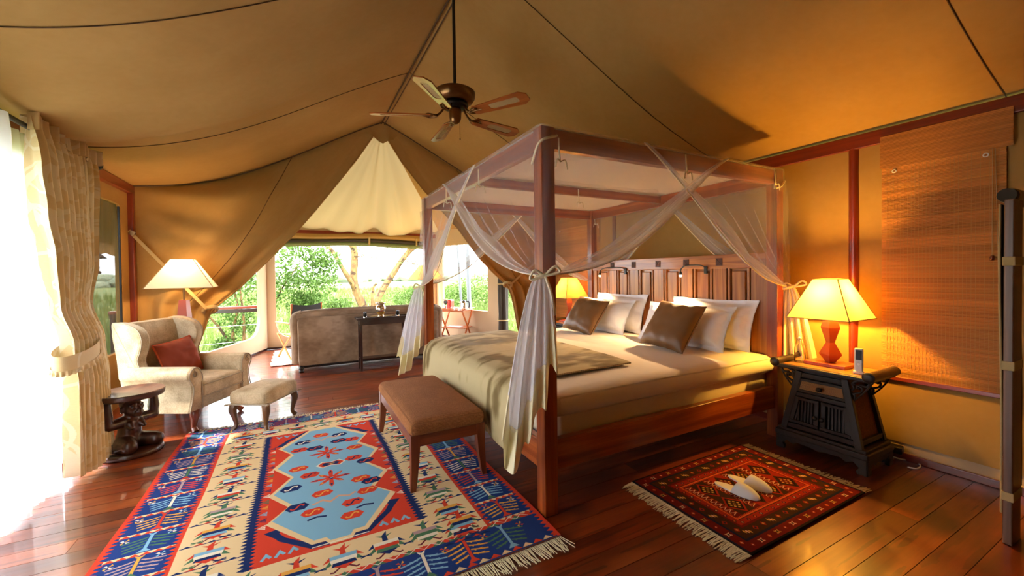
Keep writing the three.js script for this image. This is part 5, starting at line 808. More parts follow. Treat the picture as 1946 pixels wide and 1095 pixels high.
// ------------------------------------------------------------ bamboo blinds on the right wall
function blind(label, z0, z1, y0, y1, dense) {
  const t = thing('bamboo_blind', label, 'blind', [3.885, 0, 0]), n = Math.round((y1 - y0) / 0.0095), col = [], gs = [];
  const g = new THREE.BufferGeometry(), pos = [], nor = [], uv = [], cc = [], ix = [];
  const slat = (y, za, zb, x, k) => { const h = 0.0041, w = 0.0022, prof = [[-w, -h], [-w * 1.6, 0], [-w, h], [w, h], [w, -h]], base = pos.length / 3; const nn = [[-1, -0.5], [-1, 0], [-1, 0.5], [1, 0], [1, 0]]; for (const z of [za, zb]) prof.forEach(([a, b], i) => { pos.push(x + a, y + b, z); nor.push(nn[i][0], nn[i][1], 0); uv.push(0, 0); cc.push(k[0], k[1], k[2]); }); for (let i = 0; i < 5; i++) { const j = (i + 1) % 5; ix.push(base + i, base + 5 + i, base + j, base + j, base + 5 + i, base + 5 + j); } };
  for (let i = 0; i < n; i++) { const y = y0 + 0.03 + i * (y1 - y0 - 0.04) / n, m = 0.75 + 0.5 * vnoise(i * 0.13, 1, 97, 97, 5), k = m * rr(0.82, 1.15); slat(y, z0, z1, 0.002 * sin(i * 0.9), [0.5 * k, 0.2 * k * rr(0.94, 1.06), 0.036 * k]); }
  for (let i = 0; i < 25; i++) { const k = rr(0.8, 1.15); slat(y1 - 0.235 + i * 0.0095, z0 - 0.004, z1 + 0.03, -0.02, [0.46 * k, 0.18 * k, 0.03 * k]); }
  g.setAttribute('position', new THREE.Float32BufferAttribute(pos, 3)); g.setAttribute('normal', new THREE.Float32BufferAttribute(nor, 3)); g.setAttribute('uv', new THREE.Float32BufferAttribute(uv, 2)); g.setAttribute('color', new THREE.Float32BufferAttribute(cc, 3)); g.setIndex(ix); g.userData.keep = true;
  const s = part(t, 'slats', g, std({ vertexColors: true, roughness: 0.6 })); s.userData.kind = 'stuff';
  const th = []; for (let i = 0; i <= dense; i++) { const z = lerp(z0 + 0.03, z1 - 0.03, i / dense); th.push(box(0.0012, y1 - y0 - 0.22, 0.0018, -0.0045, (y0 + y1 - 0.2) / 2, z)); }
  part(t, 'warp_threads', th, std({ color: lin(0.5, 0.28, 0.08), roughness: 0.9 })).userData.kind = 'stuff';
  part(t, 'bottom_rail', rbox(0.016, 0.03, z1 - z0, 0.004, 0, y0 + 0.014, (z0 + z1) / 2), M.post);
  part(t, 'head_rail', rbox(0.05, 0.03, z1 - z0, 0.004, 0.005, y1 - 0.01, (z0 + z1) / 2), M.post);
  for (const z of [lerp(z0, z1, 0.12), lerp(z0, z1, 0.86)]) part(t, 'cord_ring', T(new THREE.TorusGeometry(0.011, 0.0035, 8, 20), -0.008, y1 - 0.27, z, 0, PI / 2), M.white);
  part(t, 'pull_cord', [rod([-0.012, y1 - 0.2, z1 - 0.055], [-0.012, 1.47, z1 - 0.055], 0.002, 5), rod([-0.012, y1 - 0.2, z1 - 0.045], [-0.014, 0.98, z1 - 0.02], 0.0016, 5)], M.strap);
  part(t, 'cord_pull', T(lathe([[0.001, 0], [0.009, 0], [0.011, 0.02], [0.005, 0.03], [0.001, 0.03]], 12), -0.012, 1.445, z1 - 0.055), M.post);
}
blind('wide honey-brown bamboo blind hanging on the wall right of the bedside lamp', -1.395, -0.79, 0.575, 2.385, 28);
blind('bamboo blind on the wall beyond the far bedside lamp', -5.75, -4.62, 0.575, 2.36, 26);
{ // canvas screen at the right edge
  const t = thing('canvas_screen', 'upright timber post with tan straps and rolled canvas at the right edge', 'screen', [0, 0, 0]);
  const px = (v) => 3.15 - 0.014 * sin(v * PI) + 0.022 * (1 - smooth(v, 0, 0.25));
  part(t, 'post', rbox(0.14, 1.74, 0.035, 0.006, 3.2, 0.87, -0.6275), M.jamb);
  part(t, 'canvas_panel', sheet((u, v) => [px(v) + 0.5 * u, lerp(0.14, 1.72, v), -0.658 - 0.03 * u + 0.006 * sin(v * 5)], 20, 30, 1, 2, 0.006), M.meshDark);
  part(t, 'canvas_hem', tube([0, 0.15, 0.3, 0.5, 0.75, 1].map((v) => [px(v), lerp(0.14, 1.72, v), -0.656 + 0.006 * sin(v * 5)]), 0.005, 6), M.strap);
  part(t, 'canvas_roll', cyl(0.034, 0.034, 0.6, 3.45, 1.762, -0.64, 20, 0, 0, PI / 2), M.meshDark);
  part(t, 'roll_cover', cyl(0.039, 0.039, 0.56, 3.475, 1.762, -0.64, 20, 0, 0, PI / 2), M.strap);
  for (const y of [0.245, 0.905, 1.43]) part(t, 'strap', rbox(0.148, 0.045, 0.043, 0.004, 3.2, y, -0.6275), M.strap);
}
// ------------------------------------------------------------ curtains on the left
{
  const t = thing('curtain_rod', 'dark curtain rod with round finial above the left doorway', 'curtain rod', [0, 0, 0]);
  part(t, 'rod', rod([-1.5, 2.375, -1.2], [-1.5, 2.365, -4.64], 0.016, 14), M.iron);
  part(t, 'finial', [ball(0.042, -1.5, 2.365, -4.69), cyl(0.022, 0.022, 0.02, -1.5, 2.365, -4.645, 16, PI / 2)], M.iron);
  for (const z of [-4.55, -2.9, -1.4]) part(t, 'bracket', bar([-1.5, 2.37, z], [-1.66, 2.4, z], 0.02, 0.02), M.iron);
}
function drape(name, label, cat, mat, n, zc, hw, xc, amp, y1, folds, sd, su, sv, group) {
  const g = (arr, v) => { const k = clamp(v, 0, 1) * (arr.length - 1), i = Math.min(Math.floor(k), arr.length - 2), f = k - i; return lerp(arr[i], arr[i + 1], f * f * (3 - 2 * f)); };
  const fn = (u, v) => {
    const w = g(hw, v), a = g(amp, v), ph = u * folds * PI * 2 + sd + 0.6 * noise3(u * 4, v * 1.5, sd);
    const head = v < 0.05 ? 0.5 + 10 * v : 1;
    return [g(xc, v) + a * head * sin(ph) + 0.4 * a * sin(ph * 1.9 + v * 2), lerp(y1, 0.035 + 0.012 * sin(u * 9 + sd), v), g(zc, v) + (0.5 - u) * 2 * w + 0.3 * a * cos(ph)];
  };
  return [thing(name, label, cat, [0, 0, 0], 0, group), sheet(fn, n, 70, su, sv), fn];
}
{
  const damask = tex(512, (u, v) => {
    let k = 0; for (let i = 0; i < 26; i++) { const cx = hash(i, 1, 3), cy = hash(i, 2, 3), r = 0.1 + 0.07 * hash(i, 3, 3); let dx = Math.abs(u - cx), dy = Math.abs(v - cy); dx = Math.min(dx, 1 - dx); dy = Math.min(dy, 1 - dy); const d = Math.hypot(dx, dy * 0.8); if (Math.abs(d - r) < 0.006 + 0.012 * hash(i, 5, 3)) k = 1; }
    const w = vnoise(u * 128, v * 256, 128, 256, 4) * 0.15; return mix3([222, 196, 146], [232, 216, 184], k * 0.85 + w);
  }, true, 1.1, 1.1);
  const dm = phys({ map: damask, transmission: 0.05, thickness: 0, specularIntensity: 0.4, bumpMap: Btex.weave, bumpScale: 0.0006, roughness: 0.75, sheen: 0.3, sheenColor: lin(1, 0.9, 0.7) });
  const [t, g] = drape('patterned_curtain', 'beige damask curtain gathered by a tieback on the left', 'curtain', dm, 220, [-4.12, -4.1, -4.05, -3.99, -3.93, -4.1, -4.13, -4.1, -4.08], [0.46, 0.43, 0.38, 0.32, 0.235, 0.25, 0.26, 0.26, 0.27], [-1.49, -1.48, -1.46, -1.42, -1.4, -1.4, -1.39, -1.38, -1.37], [0.03, 0.045, 0.05, 0.045, 0.03, 0.04, 0.045, 0.05, 0.05], 2.43, 10, 1, 1.9, 2.4);
  part(t, 'curtain_cloth', g, dm);
  part(t, 'heading_band', sheet((u, v) => { const ph = u * 60; return [-1.485 + 0.045 * sin(ph) + 0.018 * sin(ph * 2.3), 2.45 - 0.11 * v + 0.014 * sin(ph * 1.3), -3.66 - u * 0.94]; }, 240, 4, 1.5, 0.1), dm);
  const band = sheet((u, v) => { const a = u * PI * 2; return [-1.4 + 0.085 * cos(a), 0.93 - 0.1 * v - 0.04 * sin(a + 0.3), -3.97 + 0.26 * sin(a)]; }, 60, 4, 1.2, 0.1);
  const tb = part(t, 'tieback', band, dm);
  part(tb, 'pleated_trim', sheet((u, v) => { const a = u * PI * 2; return [-1.4 + (0.09 + 0.012 * v * sin(u * 150)) * cos(a), 0.835 - 0.035 * v - 0.04 * sin(a + 0.3), -3.97 + (0.265 + 0.012 * v * sin(u * 150)) * sin(a)]; }, 240, 2, 1.2, 0.1), dm);
  const [a, ga] = drape('sheer_curtain', 'white sheer curtain at the far left edge, in front of the other sheer', 'curtain', M.sheer, 220, [-2.42, -2.42], [1.0, 1.0], [-1.47, -1.45], [0.022, 0.045], 2.36, 13, 3, 2, 2.4, 'white sheer curtains');
  part(a, 'sheer_cloth', ga, M.sheer);
  const [b, gb] = drape('sheer_curtain', 'white sheer curtain hanging next to the beige damask curtain', 'curtain', M.sheer, 120, [-3.85, -3.8, -3.7, -3.52], [0.6, 0.56, 0.5, 0.34], [-1.6, -1.6, -1.57, -1.48], [0.025, 0.03, 0.04, 0.045], 2.37, 10, 5, 1.6, 2.4, 'white sheer curtains');
  part(b, 'sheer_cloth', gb, M.sheer);
}
// ------------------------------------------------------------ rugs
function canvasTex(w, h, draw) { const c = document.createElement('canvas'); c.width = w; c.height = h; draw(c.getContext('2d')); const t = new THREE.CanvasTexture(c); t.colorSpace = THREE.SRGBColorSpace; t.anisotropy = 8; return t; }
const rugBump = rep(Btex.weave, 9, 9);
{
  const X0 = -0.905, X1 = 1.2, Z0 = -4.5, Z1 = -1.76, S = 640, W = Math.round((X1 - X0) * S), H = Math.round((Z1 - Z0) * S);
  const K = { red: '#d8452f', navy: '#1d2f63', blue: '#243e80', cream: '#ecd0a0', sky: '#86b9d6', gold: '#e8a94c', green: '#4f7a5c', white: '#f2e8d4', mauve: '#b79a9c', maroon: '#6d2b3a', pink: '#e0a78e' };
  const map = canvasTex(W, H, (c) => {
    const X = (x) => (x - X0) * S, Z = (z) => (z - Z0) * S;
    const R = (x0, z0, x1, z1, f) => { c.fillStyle = f; c.fillRect(X(x0), Z(z0), (x1 - x0) * S, (z1 - z0) * S); };
    const poly = (p, f) => { c.fillStyle = f; c.beginPath(); p.forEach(([x, z], i) => (i ? c.lineTo(X(x), Z(z)) : c.moveTo(X(x), Z(z)))); c.closePath(); c.fill(); };
    const lineP = (p, f, w) => { c.strokeStyle = f; c.lineWidth = w * S; c.lineJoin = 'miter'; c.beginPath(); p.forEach(([x, z], i) => (i ? c.lineTo(X(x), Z(z)) : c.moveTo(X(x), Z(z)))); c.stroke(); };
    const zig = (x, za, zb, w, f, step = 0.035) => { const p = [[x, za]]; let i = 0; for (let z = za; z < zb; z += step / 2, i++) p.push([x + (i % 2 ? w : 0), z]); p.push([x, zb]); poly(p, f); };
    const zigH = (z, xa, xb, w, f, step = 0.035) => { const p = [[xa, z]]; let i = 0; for (let x = xa; x < xb; x += step / 2, i++) p.push([x, z + (i % 2 ? w : 0)]); p.push([xb, z]); poly(p, f); };
    // local drawing frame for motifs: (u along, v across), rotated by quarter turns
    const mo = (cx, cz, rot, fn) => { const q = (u, v) => { const cs = Math.cos(rot), sn = Math.sin(rot); return [cx + u * cs - v * sn, cz + u * sn + v * cs]; }; fn((p, f) => poly(p.map(([a, b]) => q(a, b)), f), (p, f, w) => lineP(p.map(([a, b]) => q(a, b)), f, w)); };
    R(X0, Z0, X1, Z1, K.red);
    const bx0 = X0 + 0.02, bx1 = X1 - 0.02;
    R(bx0, Z0, bx1, Z1, K.blue);
    zig(bx0 - 0.004, Z0, Z1, 0.034, K.red); zig(bx1 + 0.004, Z0, Z1, -0.034, K.red);
    const cx0 = -0.575, cx1 = 0.895, cz0 = -4.31, cz1 = -2.005;
    R(cx0, cz0, cx1, cz1, K.cream);
    // tree motif in the blue border
    const cols = [K.white, K.red, K.sky, K.gold, K.green, K.mauve];
    const tree = (x, z, rot, i, s = 1) => mo(x, z, rot, (P, L) => {
      const a = cols[i % 6], b = cols[(i + 2) % 6], d = [K.green, K.red, K.sky][i % 3];
      P([[-0.1 * s, -0.008], [0.075 * s, -0.008], [0.075 * s, 0.008], [-0.1 * s, 0.008]], a); P([[-0.1 * s, 0], [-0.118 * s, -0.022], [-0.088 * s, -0.012]], a); P([[-0.1 * s, 0], [-0.118 * s, 0.022], [-0.088 * s, 0.012]], a); P([[0.06 * s, 0], [0.105 * s, -0.03], [0.105 * s, 0.03]], d);
      for (let k = 0; k < 4; k++) for (const q of [-1, 1]) { const u = (-0.065 + k * 0.036) * s; L([[u, q * 0.012], [u + 0.02 * s, q * 0.06], [u + 0.03 * s, q * (0.115 - k * 0.009)]], b, 0.01); P([[u + 0.01 * s, q * 0.045], [u + 0.026 * s, q * 0.06], [u + 0.01 * s, q * 0.072]], b); P([[u + 0.004 * s, q * 0.02], [u + 0.022 * s, q * 0.032], [u + 0.006 * s, q * 0.044]], b); }
    });
    const flower = (x, z, f, g) => { for (let k = 0; k < 4; k++) { const a = k * PI / 2 + 0.4; poly([[x, z], [x + 0.026 * cos(a), z + 0.026 * sin(a)], [x + 0.02 * cos(a + 0.7), z + 0.02 * sin(a + 0.7)]], k % 2 ? f : g); } };
    const divide = (xa, xb, z, a, b) => { const p = [], n = 6; poly([[xa, z - 0.012], [xb, z - 0.012], [xb, z + 0.012], [xa, z + 0.012]], a); for (let i = 0; i < n; i++) { const x = lerp(xa, xb, i / n), w = (xb - xa) / n; poly([[x, z + 0.012], [x + w * 0.5, z - 0.012], [x + w, z + 0.012]], b); } };
    let i = 0;
    for (let z = cz0 + 0.1; z < cz1; z += 0.208, i++) {
      tree((bx0 + cx0) / 2 + 0.01, z, PI / 2, i + 1, 0.8); tree((bx1 + cx1) / 2 - 0.01, z, PI / 2, i + 3, 0.8);
      flower(bx0 + 0.055, z - 0.055, K.gold, K.white); flower(cx0 - 0.06, z - 0.06, K.sky, K.white); flower(bx1 - 0.06, z - 0.06, K.gold, K.white); flower(cx1 + 0.055, z - 0.06, K.mauve, K.red);
      divide(bx0 + 0.02, cx0 - 0.01, z + 0.104, K.cream, K.red); divide(cx1 + 0.01, bx1 - 0.02, z + 0.104, K.cream, K.red);
    }
    for (let x = -0.78, k = 0; x < 1.15; x += 0.215, k++) { tree(x, (cz1 + Z1) / 2 - 0.005, PI / 2, k, 0.9); tree(x, (cz0 + Z0) / 2 + 0.005, PI / 2, k + 2, 0.75); flower(x + 0.108, cz1 + 0.06, K.gold, K.red); flower(x + 0.108, cz0 - 0.05, K.white, K.red); }
    // wavy line between end border and cream band
    for (const [z, s] of [[cz1, 1], [cz0, -1]]) { R(bx0 + 0.03, z - 0.014, bx1 - 0.03, z + 0.014, K.red); for (let x = bx0 + 0.03, k = 0; x < bx1 - 0.05; x += 0.075, k++) poly([[x, z + 0.014], [x + 0.0375, z - 0.02], [x + 0.075, z + 0.014]], k % 2 ? K.green : K.red); const p = []; for (let x = bx0 + 0.03; x < bx1 - 0.03; x += 0.0375) p.push([x, z - 0.02 + (p.length % 2 ? 0.03 : 0)]); lineP(p, K.white, 0.005); }
    for (const z of [Z1 - 0.022, Z0 + 0.022]) { for (let x = bx0, k = 0; x < bx1; x += 0.06, k++) poly([[x, z + 0.014], [x + 0.03, z - 0.014], [x + 0.06, z + 0.014]], k % 2 ? K.cream : K.red); }
    zig(cx0, cz0, cz1, -0.03, K.red); zig(cx1, cz0, cz1, 0.03, K.red); R(cx0 - 0.002, cz0, cx0 + 0.01, cz1, K.red); R(cx1 - 0.01, cz0, cx1 + 0.002, cz1, K.red);
    // birds in the cream band
    const bird = (x, z, rot, k, s = 1) => mo(x, z, rot, (P0, L) => { const P = (p, f) => P0(p.map(([q, w]) => [q, w * 1.25]), f);
      const a = [K.red, K.navy, K.green, K.red][k % 4], st = [[K.sky, K.white, K.navy], [K.white, K.red, K.green], [K.mauve, K.green, K.white], [K.gold, K.navy, K.sky]][k % 4];
      P([[-0.085 * s, -0.035], [-0.05 * s, 0], [-0.085 * s, 0.035], [-0.07 * s, 0.0]], [K.navy, K.red, K.green, K.navy][(k + 1) % 4]); P([[-0.08 * s, -0.008], [-0.02 * s, -0.012], [-0.02 * s, 0.012], [-0.08 * s, 0.008]], a); P([[-0.11 * s, -0.014], [-0.075 * s, -0.01], [-0.075 * s, 0.01]], a);
      for (let j = 0; j < 3; j++) P([[(-0.03 + j * 0.026) * s, -0.052 + 0.006 * j], [(-0.004 + j * 0.026) * s, -0.058 + 0.006 * j], [(-0.004 + j * 0.026) * s, 0.058 - 0.006 * j], [(-0.03 + j * 0.026) * s, 0.052 - 0.006 * j]], st[j]);
      P([[0.045 * s, -0.04], [0.075 * s, 0], [0.045 * s, 0.04]], a);
      for (const q of [-1, 1]) { P([[-0.03 * s, q * 0.05], [0.01 * s, q * 0.075], [0.0, q * 0.05]], a); P([[0.0, q * 0.05], [0.045 * s, q * 0.075], [0.03 * s, q * 0.045]], K.green); L([[0.06 * s, q * 0.02], [0.085 * s, q * 0.05], [0.08 * s, q * 0.065]], K.maroon, 0.009); }
    });
    const sprig = (x, z, f) => { for (const a of [0.5, 2.6, 3.6, 5.7]) lineP([[x, z], [x + 0.03 * cos(a), z + 0.014 * sin(a)]], f, 0.007); };
    i = 0; const fx0 = -0.25, fx1 = 0.59, fz0 = -4.05, fz1 = -2.25;
    for (let z = cz0 + 0.16; z < cz1 - 0.05; z += 0.208, i++) {
      bird((cx0 + fx0) / 2 - 0.01, z, PI / 2, i, 1); bird((cx1 + fx1) / 2 + 0.01, z, PI / 2, i + 2, 1);
      for (const [a, b] of [[cx0 + 0.015, fx0 - 0.035], [fx1 + 0.035, cx1 - 0.015]]) { lineP([[a, z + 0.104], [b, z + 0.104]], K.navy, 0.006); for (let q = 0; q < 5; q++) { const x = lerp(a, b, q / 5); poly([[x, z + 0.104], [x + 0.03, z + 0.088], [x + 0.05, z + 0.104]], q % 2 ? K.red : K.navy); } sprig(lerp(a, b, 0.25), z + 0.075, K.green); sprig(lerp(a, b, 0.7), z + 0.078, K.navy); }
    }
    for (let x = -0.45, k = 0; x < 0.9; x += 0.205, k++) { bird(x, (fz1 + cz1) / 2, PI / 2, k + 1, 1.05); bird(x, (fz0 + cz0) / 2, PI / 2, k + 3, 1.05); sprig(x + 0.1, (fz1 + cz1) / 2 + 0.04, K.navy); sprig(x + 0.1, (fz0 + cz0) / 2, K.green); }
    // red field
    R(fx0, fz0, fx1, fz1, K.red); R(fx0 - 0.012, fz0, fx0 + 0.012, fz1, K.navy); R(fx1 - 0.012, fz0, fx1 + 0.012, fz1, K.navy);
    zig(fx0 - 0.01, fz0, fz1, -0.028, K.navy, 0.03); zig(fx0 + 0.01, fz0, fz1, 0.024, K.navy, 0.03); zig(fx1 + 0.01, fz0, fz1, 0.028, K.navy, 0.03); zig(fx1 - 0.01, fz0, fz1, -0.024, K.navy, 0.03);
    const mx = 0.17, mz = -3.15;
    // corner anchors
    for (const sx of [-1, 1]) for (const sz of [-1, 1]) { lineP([[mx, mz + sz * 0.865], [mx + sx * 0.13, mz + sz * 0.86], [mx + sx * 0.27, mz + sz * 0.72], [mx + sx * 0.315, mz + sz * 0.64]], K.navy, 0.036); poly([[mx + sx * 0.27, mz + sz * 0.6], [mx + sx * 0.36, mz + sz * 0.62], [mx + sx * 0.3, mz + sz * 0.7]], K.navy); for (let q = 0; q < 3; q++) lineP([[mx + sx * (0.2 + q * 0.06), mz + sz * 0.85], [mx + sx * (0.22 + q * 0.06), mz + sz * 0.82], [mx + sx * (0.24 + q * 0.06), mz + sz * 0.86]], K.sky, 0.016); }
    // medallion
    const half = [[0.1, -0.88], [0.2, -0.72], [0.32, -0.56], [0.235, -0.4], [0.345, -0.2], [0.235, 0.0], [0.345, 0.2], [0.235, 0.38], [0.335, 0.52], [0.13, 0.82], [0.07, 0.82], [0.05, 0.86]];
    const ring = (k) => [...half.map(([a, b]) => [mx + a * k, mz + b * (1 - (1 - k) * 0.45)]), ...half.slice().reverse().map(([a, b]) => [mx - a * k, mz + b * (1 - (1 - k) * 0.45)])];
    poly(ring(1.06), K.cream); poly(ring(0.97), K.sky);
    const hexS = (x, z, a, b, r = 0) => mo(x, z, r, (P0, L0) => { const k = 1.3, P = (p, f) => P0(p.map(([q, w]) => [q * k, w * k]), f), L = (p, f, w) => L0(p.map(([q, e]) => [q * k, e * k]), f, w * k); P([[-0.05, 0], [-0.03, -0.03], [0.03, -0.03], [0.05, 0], [0.03, 0.03], [-0.03, 0.03]], a); L([[-0.026, 0.012], [-0.012, 0.016], [-0.002, 0.004], [0.002, -0.006], [0.012, -0.016], [0.026, -0.012], [0.026, -0.002]], b, 0.008); L([[-0.026, 0.012], [-0.026, 0.002]], b, 0.008); });
    const star = (x, z) => { for (let k = 0; k < 8; k++) { const a = k * PI / 4, r = k % 2 ? 0.1 : 0.12; poly([[x + 0.02 * cos(a - 0.6), z + 0.02 * sin(a - 0.6)], [x + r * 0.8 * cos(a - 0.16), z + r * 0.8 * sin(a - 0.16)], [x + r * 1.1 * cos(a), z + r * 1.1 * sin(a)], [x + r * 0.8 * cos(a + 0.16), z + r * 0.8 * sin(a + 0.16)], [x + 0.02 * cos(a + 0.6), z + 0.02 * sin(a + 0.6)]], K.red); poly([[x + r * 0.7 * cos(a - 0.1), z + r * 0.7 * sin(a - 0.1)], [x + r * 0.98 * cos(a), z + r * 0.98 * sin(a)], [x + r * 0.7 * cos(a + 0.1), z + r * 0.7 * sin(a + 0.1)]], k % 2 ? K.gold : K.navy); } mo(x, z, 0, (P) => { P([[-0.03, 0], [0, -0.03], [0.03, 0], [0, 0.03]], K.red); P([[-0.02, -0.01], [0.02, 0.01], [0.0, 0.02]], K.navy); P([[-0.012, 0.008], [0.012, -0.012], [0.018, 0.002]], K.sky); }); };
    star(mx, mz - 0.32); star(mx, mz + 0.13);
    mo(mx + 0.01, mz - 0.1, 0, (P) => { P([[-0.1, 0], [-0.06, -0.05], [0.0, -0.03], [0.06, -0.05], [0.1, 0], [0.06, 0.05], [0, 0.03], [-0.06, 0.05]], K.white); P([[-0.088, 0], [-0.055, -0.04], [0, -0.022], [0.055, -0.04], [0.088, 0], [0.055, 0.04], [0, 0.022], [-0.055, 0.04]], K.red); P([[-0.06, 0], [-0.04, -0.028], [0, -0.014], [0.04, -0.028], [0.06, 0], [0.04, 0.028], [0, 0.014], [-0.04, 0.028]], K.navy); P([[-0.03, 0], [0, -0.008], [0.03, 0], [0, 0.008]], K.gold); });
    [[-0.19, -0.47, 1], [0.2, -0.5, 1], [-0.08, -0.45, 0], [0.1, -0.52, 0], [-0.2, -0.12, 3], [0.2, -0.32, 3], [0.17, -0.12, 1], [0.24, -0.03, 0], [-0.13, 0.02, 1], [-0.24, 0.16, 2], [0.18, 0.24, 3], [0.24, 0.3, 0], [-0.06, 0.32, 3], [0.2, 0.42, 3], [-0.2, 0.42, 0], [-0.12, 0.52, 3], [0.1, 0.52, 1], [0.08, 0.66, 3], [-0.16, -0.62, 2], [0.12, -0.66, 2], [-0.02, -0.72, 3]].forEach(([x, z, k]) => { const [a, b] = [[K.navy, K.red], [K.red, K.navy], [K.navy, K.white], [K.red, K.gold]][k]; hexS(mx + x, mz + z, a, b, 0); });
    for (const z of [-0.63, 0.42]) lineP([[mx - 0.12, mz + z + 0.02], [mx - 0.06, mz + z - 0.01], [mx - 0.02, mz + z + 0.03], [mx + 0.03, mz + z - 0.02], [mx + 0.09, mz + z + 0.01], [mx + 0.13, mz + z - 0.02]], K.pink, 0.016);
    for (const x of [-0.1, 0.16]) lineP([[mx + x - 0.05, mz + 0.6], [mx + x, mz + 0.585], [mx + x + 0.05, mz + 0.6]], K.navy, 0.016);
    for (let k = 0; k < 17; k++) for (const s of [-1, 1]) { const z = fz0 + 0.3 + k * 0.072, x = mx + s * 0.375, f = [K.navy, K.white, K.green, K.gold, K.sky][k % 5]; for (let q = -1; q <= 1; q++) poly([[x - 0.022, z], [x + 0.02, z + q * 0.018 - 0.006], [x + 0.02, z + q * 0.018 + 0.006]], f); }
    lineP([[mx - 0.14, mz + 0.87], [mx + 0.14, mz + 0.87]], K.white, 0.008);
  });
  const mat = phys({ map, bumpMap: rugBump, bumpScale: 0.0016, roughness: 1, specularIntensity: 0.2 });
  const t = thing('kilim_rug', 'large red, blue and cream kilim rug with pale blue medallion', 'rug', [0, 0, 0]);
  part(t, 'rug_field', sheet((u, v) => [lerp(X0, X1, u) + 0.004 * sin(v * 14), 0.009 + 0.0015 * noise3(u * 6, v * 8, 1), lerp(Z1, Z0, v)], 40, 50, 1, 1, 0.008), mat);
  const fr = (za, dir) => { const gs = []; for (let k = 0; k < 300; k++) { const x = lerp(X0 + 0.004, X1 - 0.004, k / 299), l = rr(0.075, 0.11), sk = rr(-0.02, 0.025) + 0.012; gs.push(tube([[x, 0.008, za], [x + sk * 0.4, 0.007, za + dir * l * 0.5], [x + sk, 0.003, za + dir * l]], 0.0026, 4, 3)); } return gs; };
  part(t, 'fringe', fr(Z1, 1), M.fringe).userData.kind = 'stuff'; part(t, 'fringe', fr(Z0, -1), M.fringe).userData.kind = 'stuff';
}
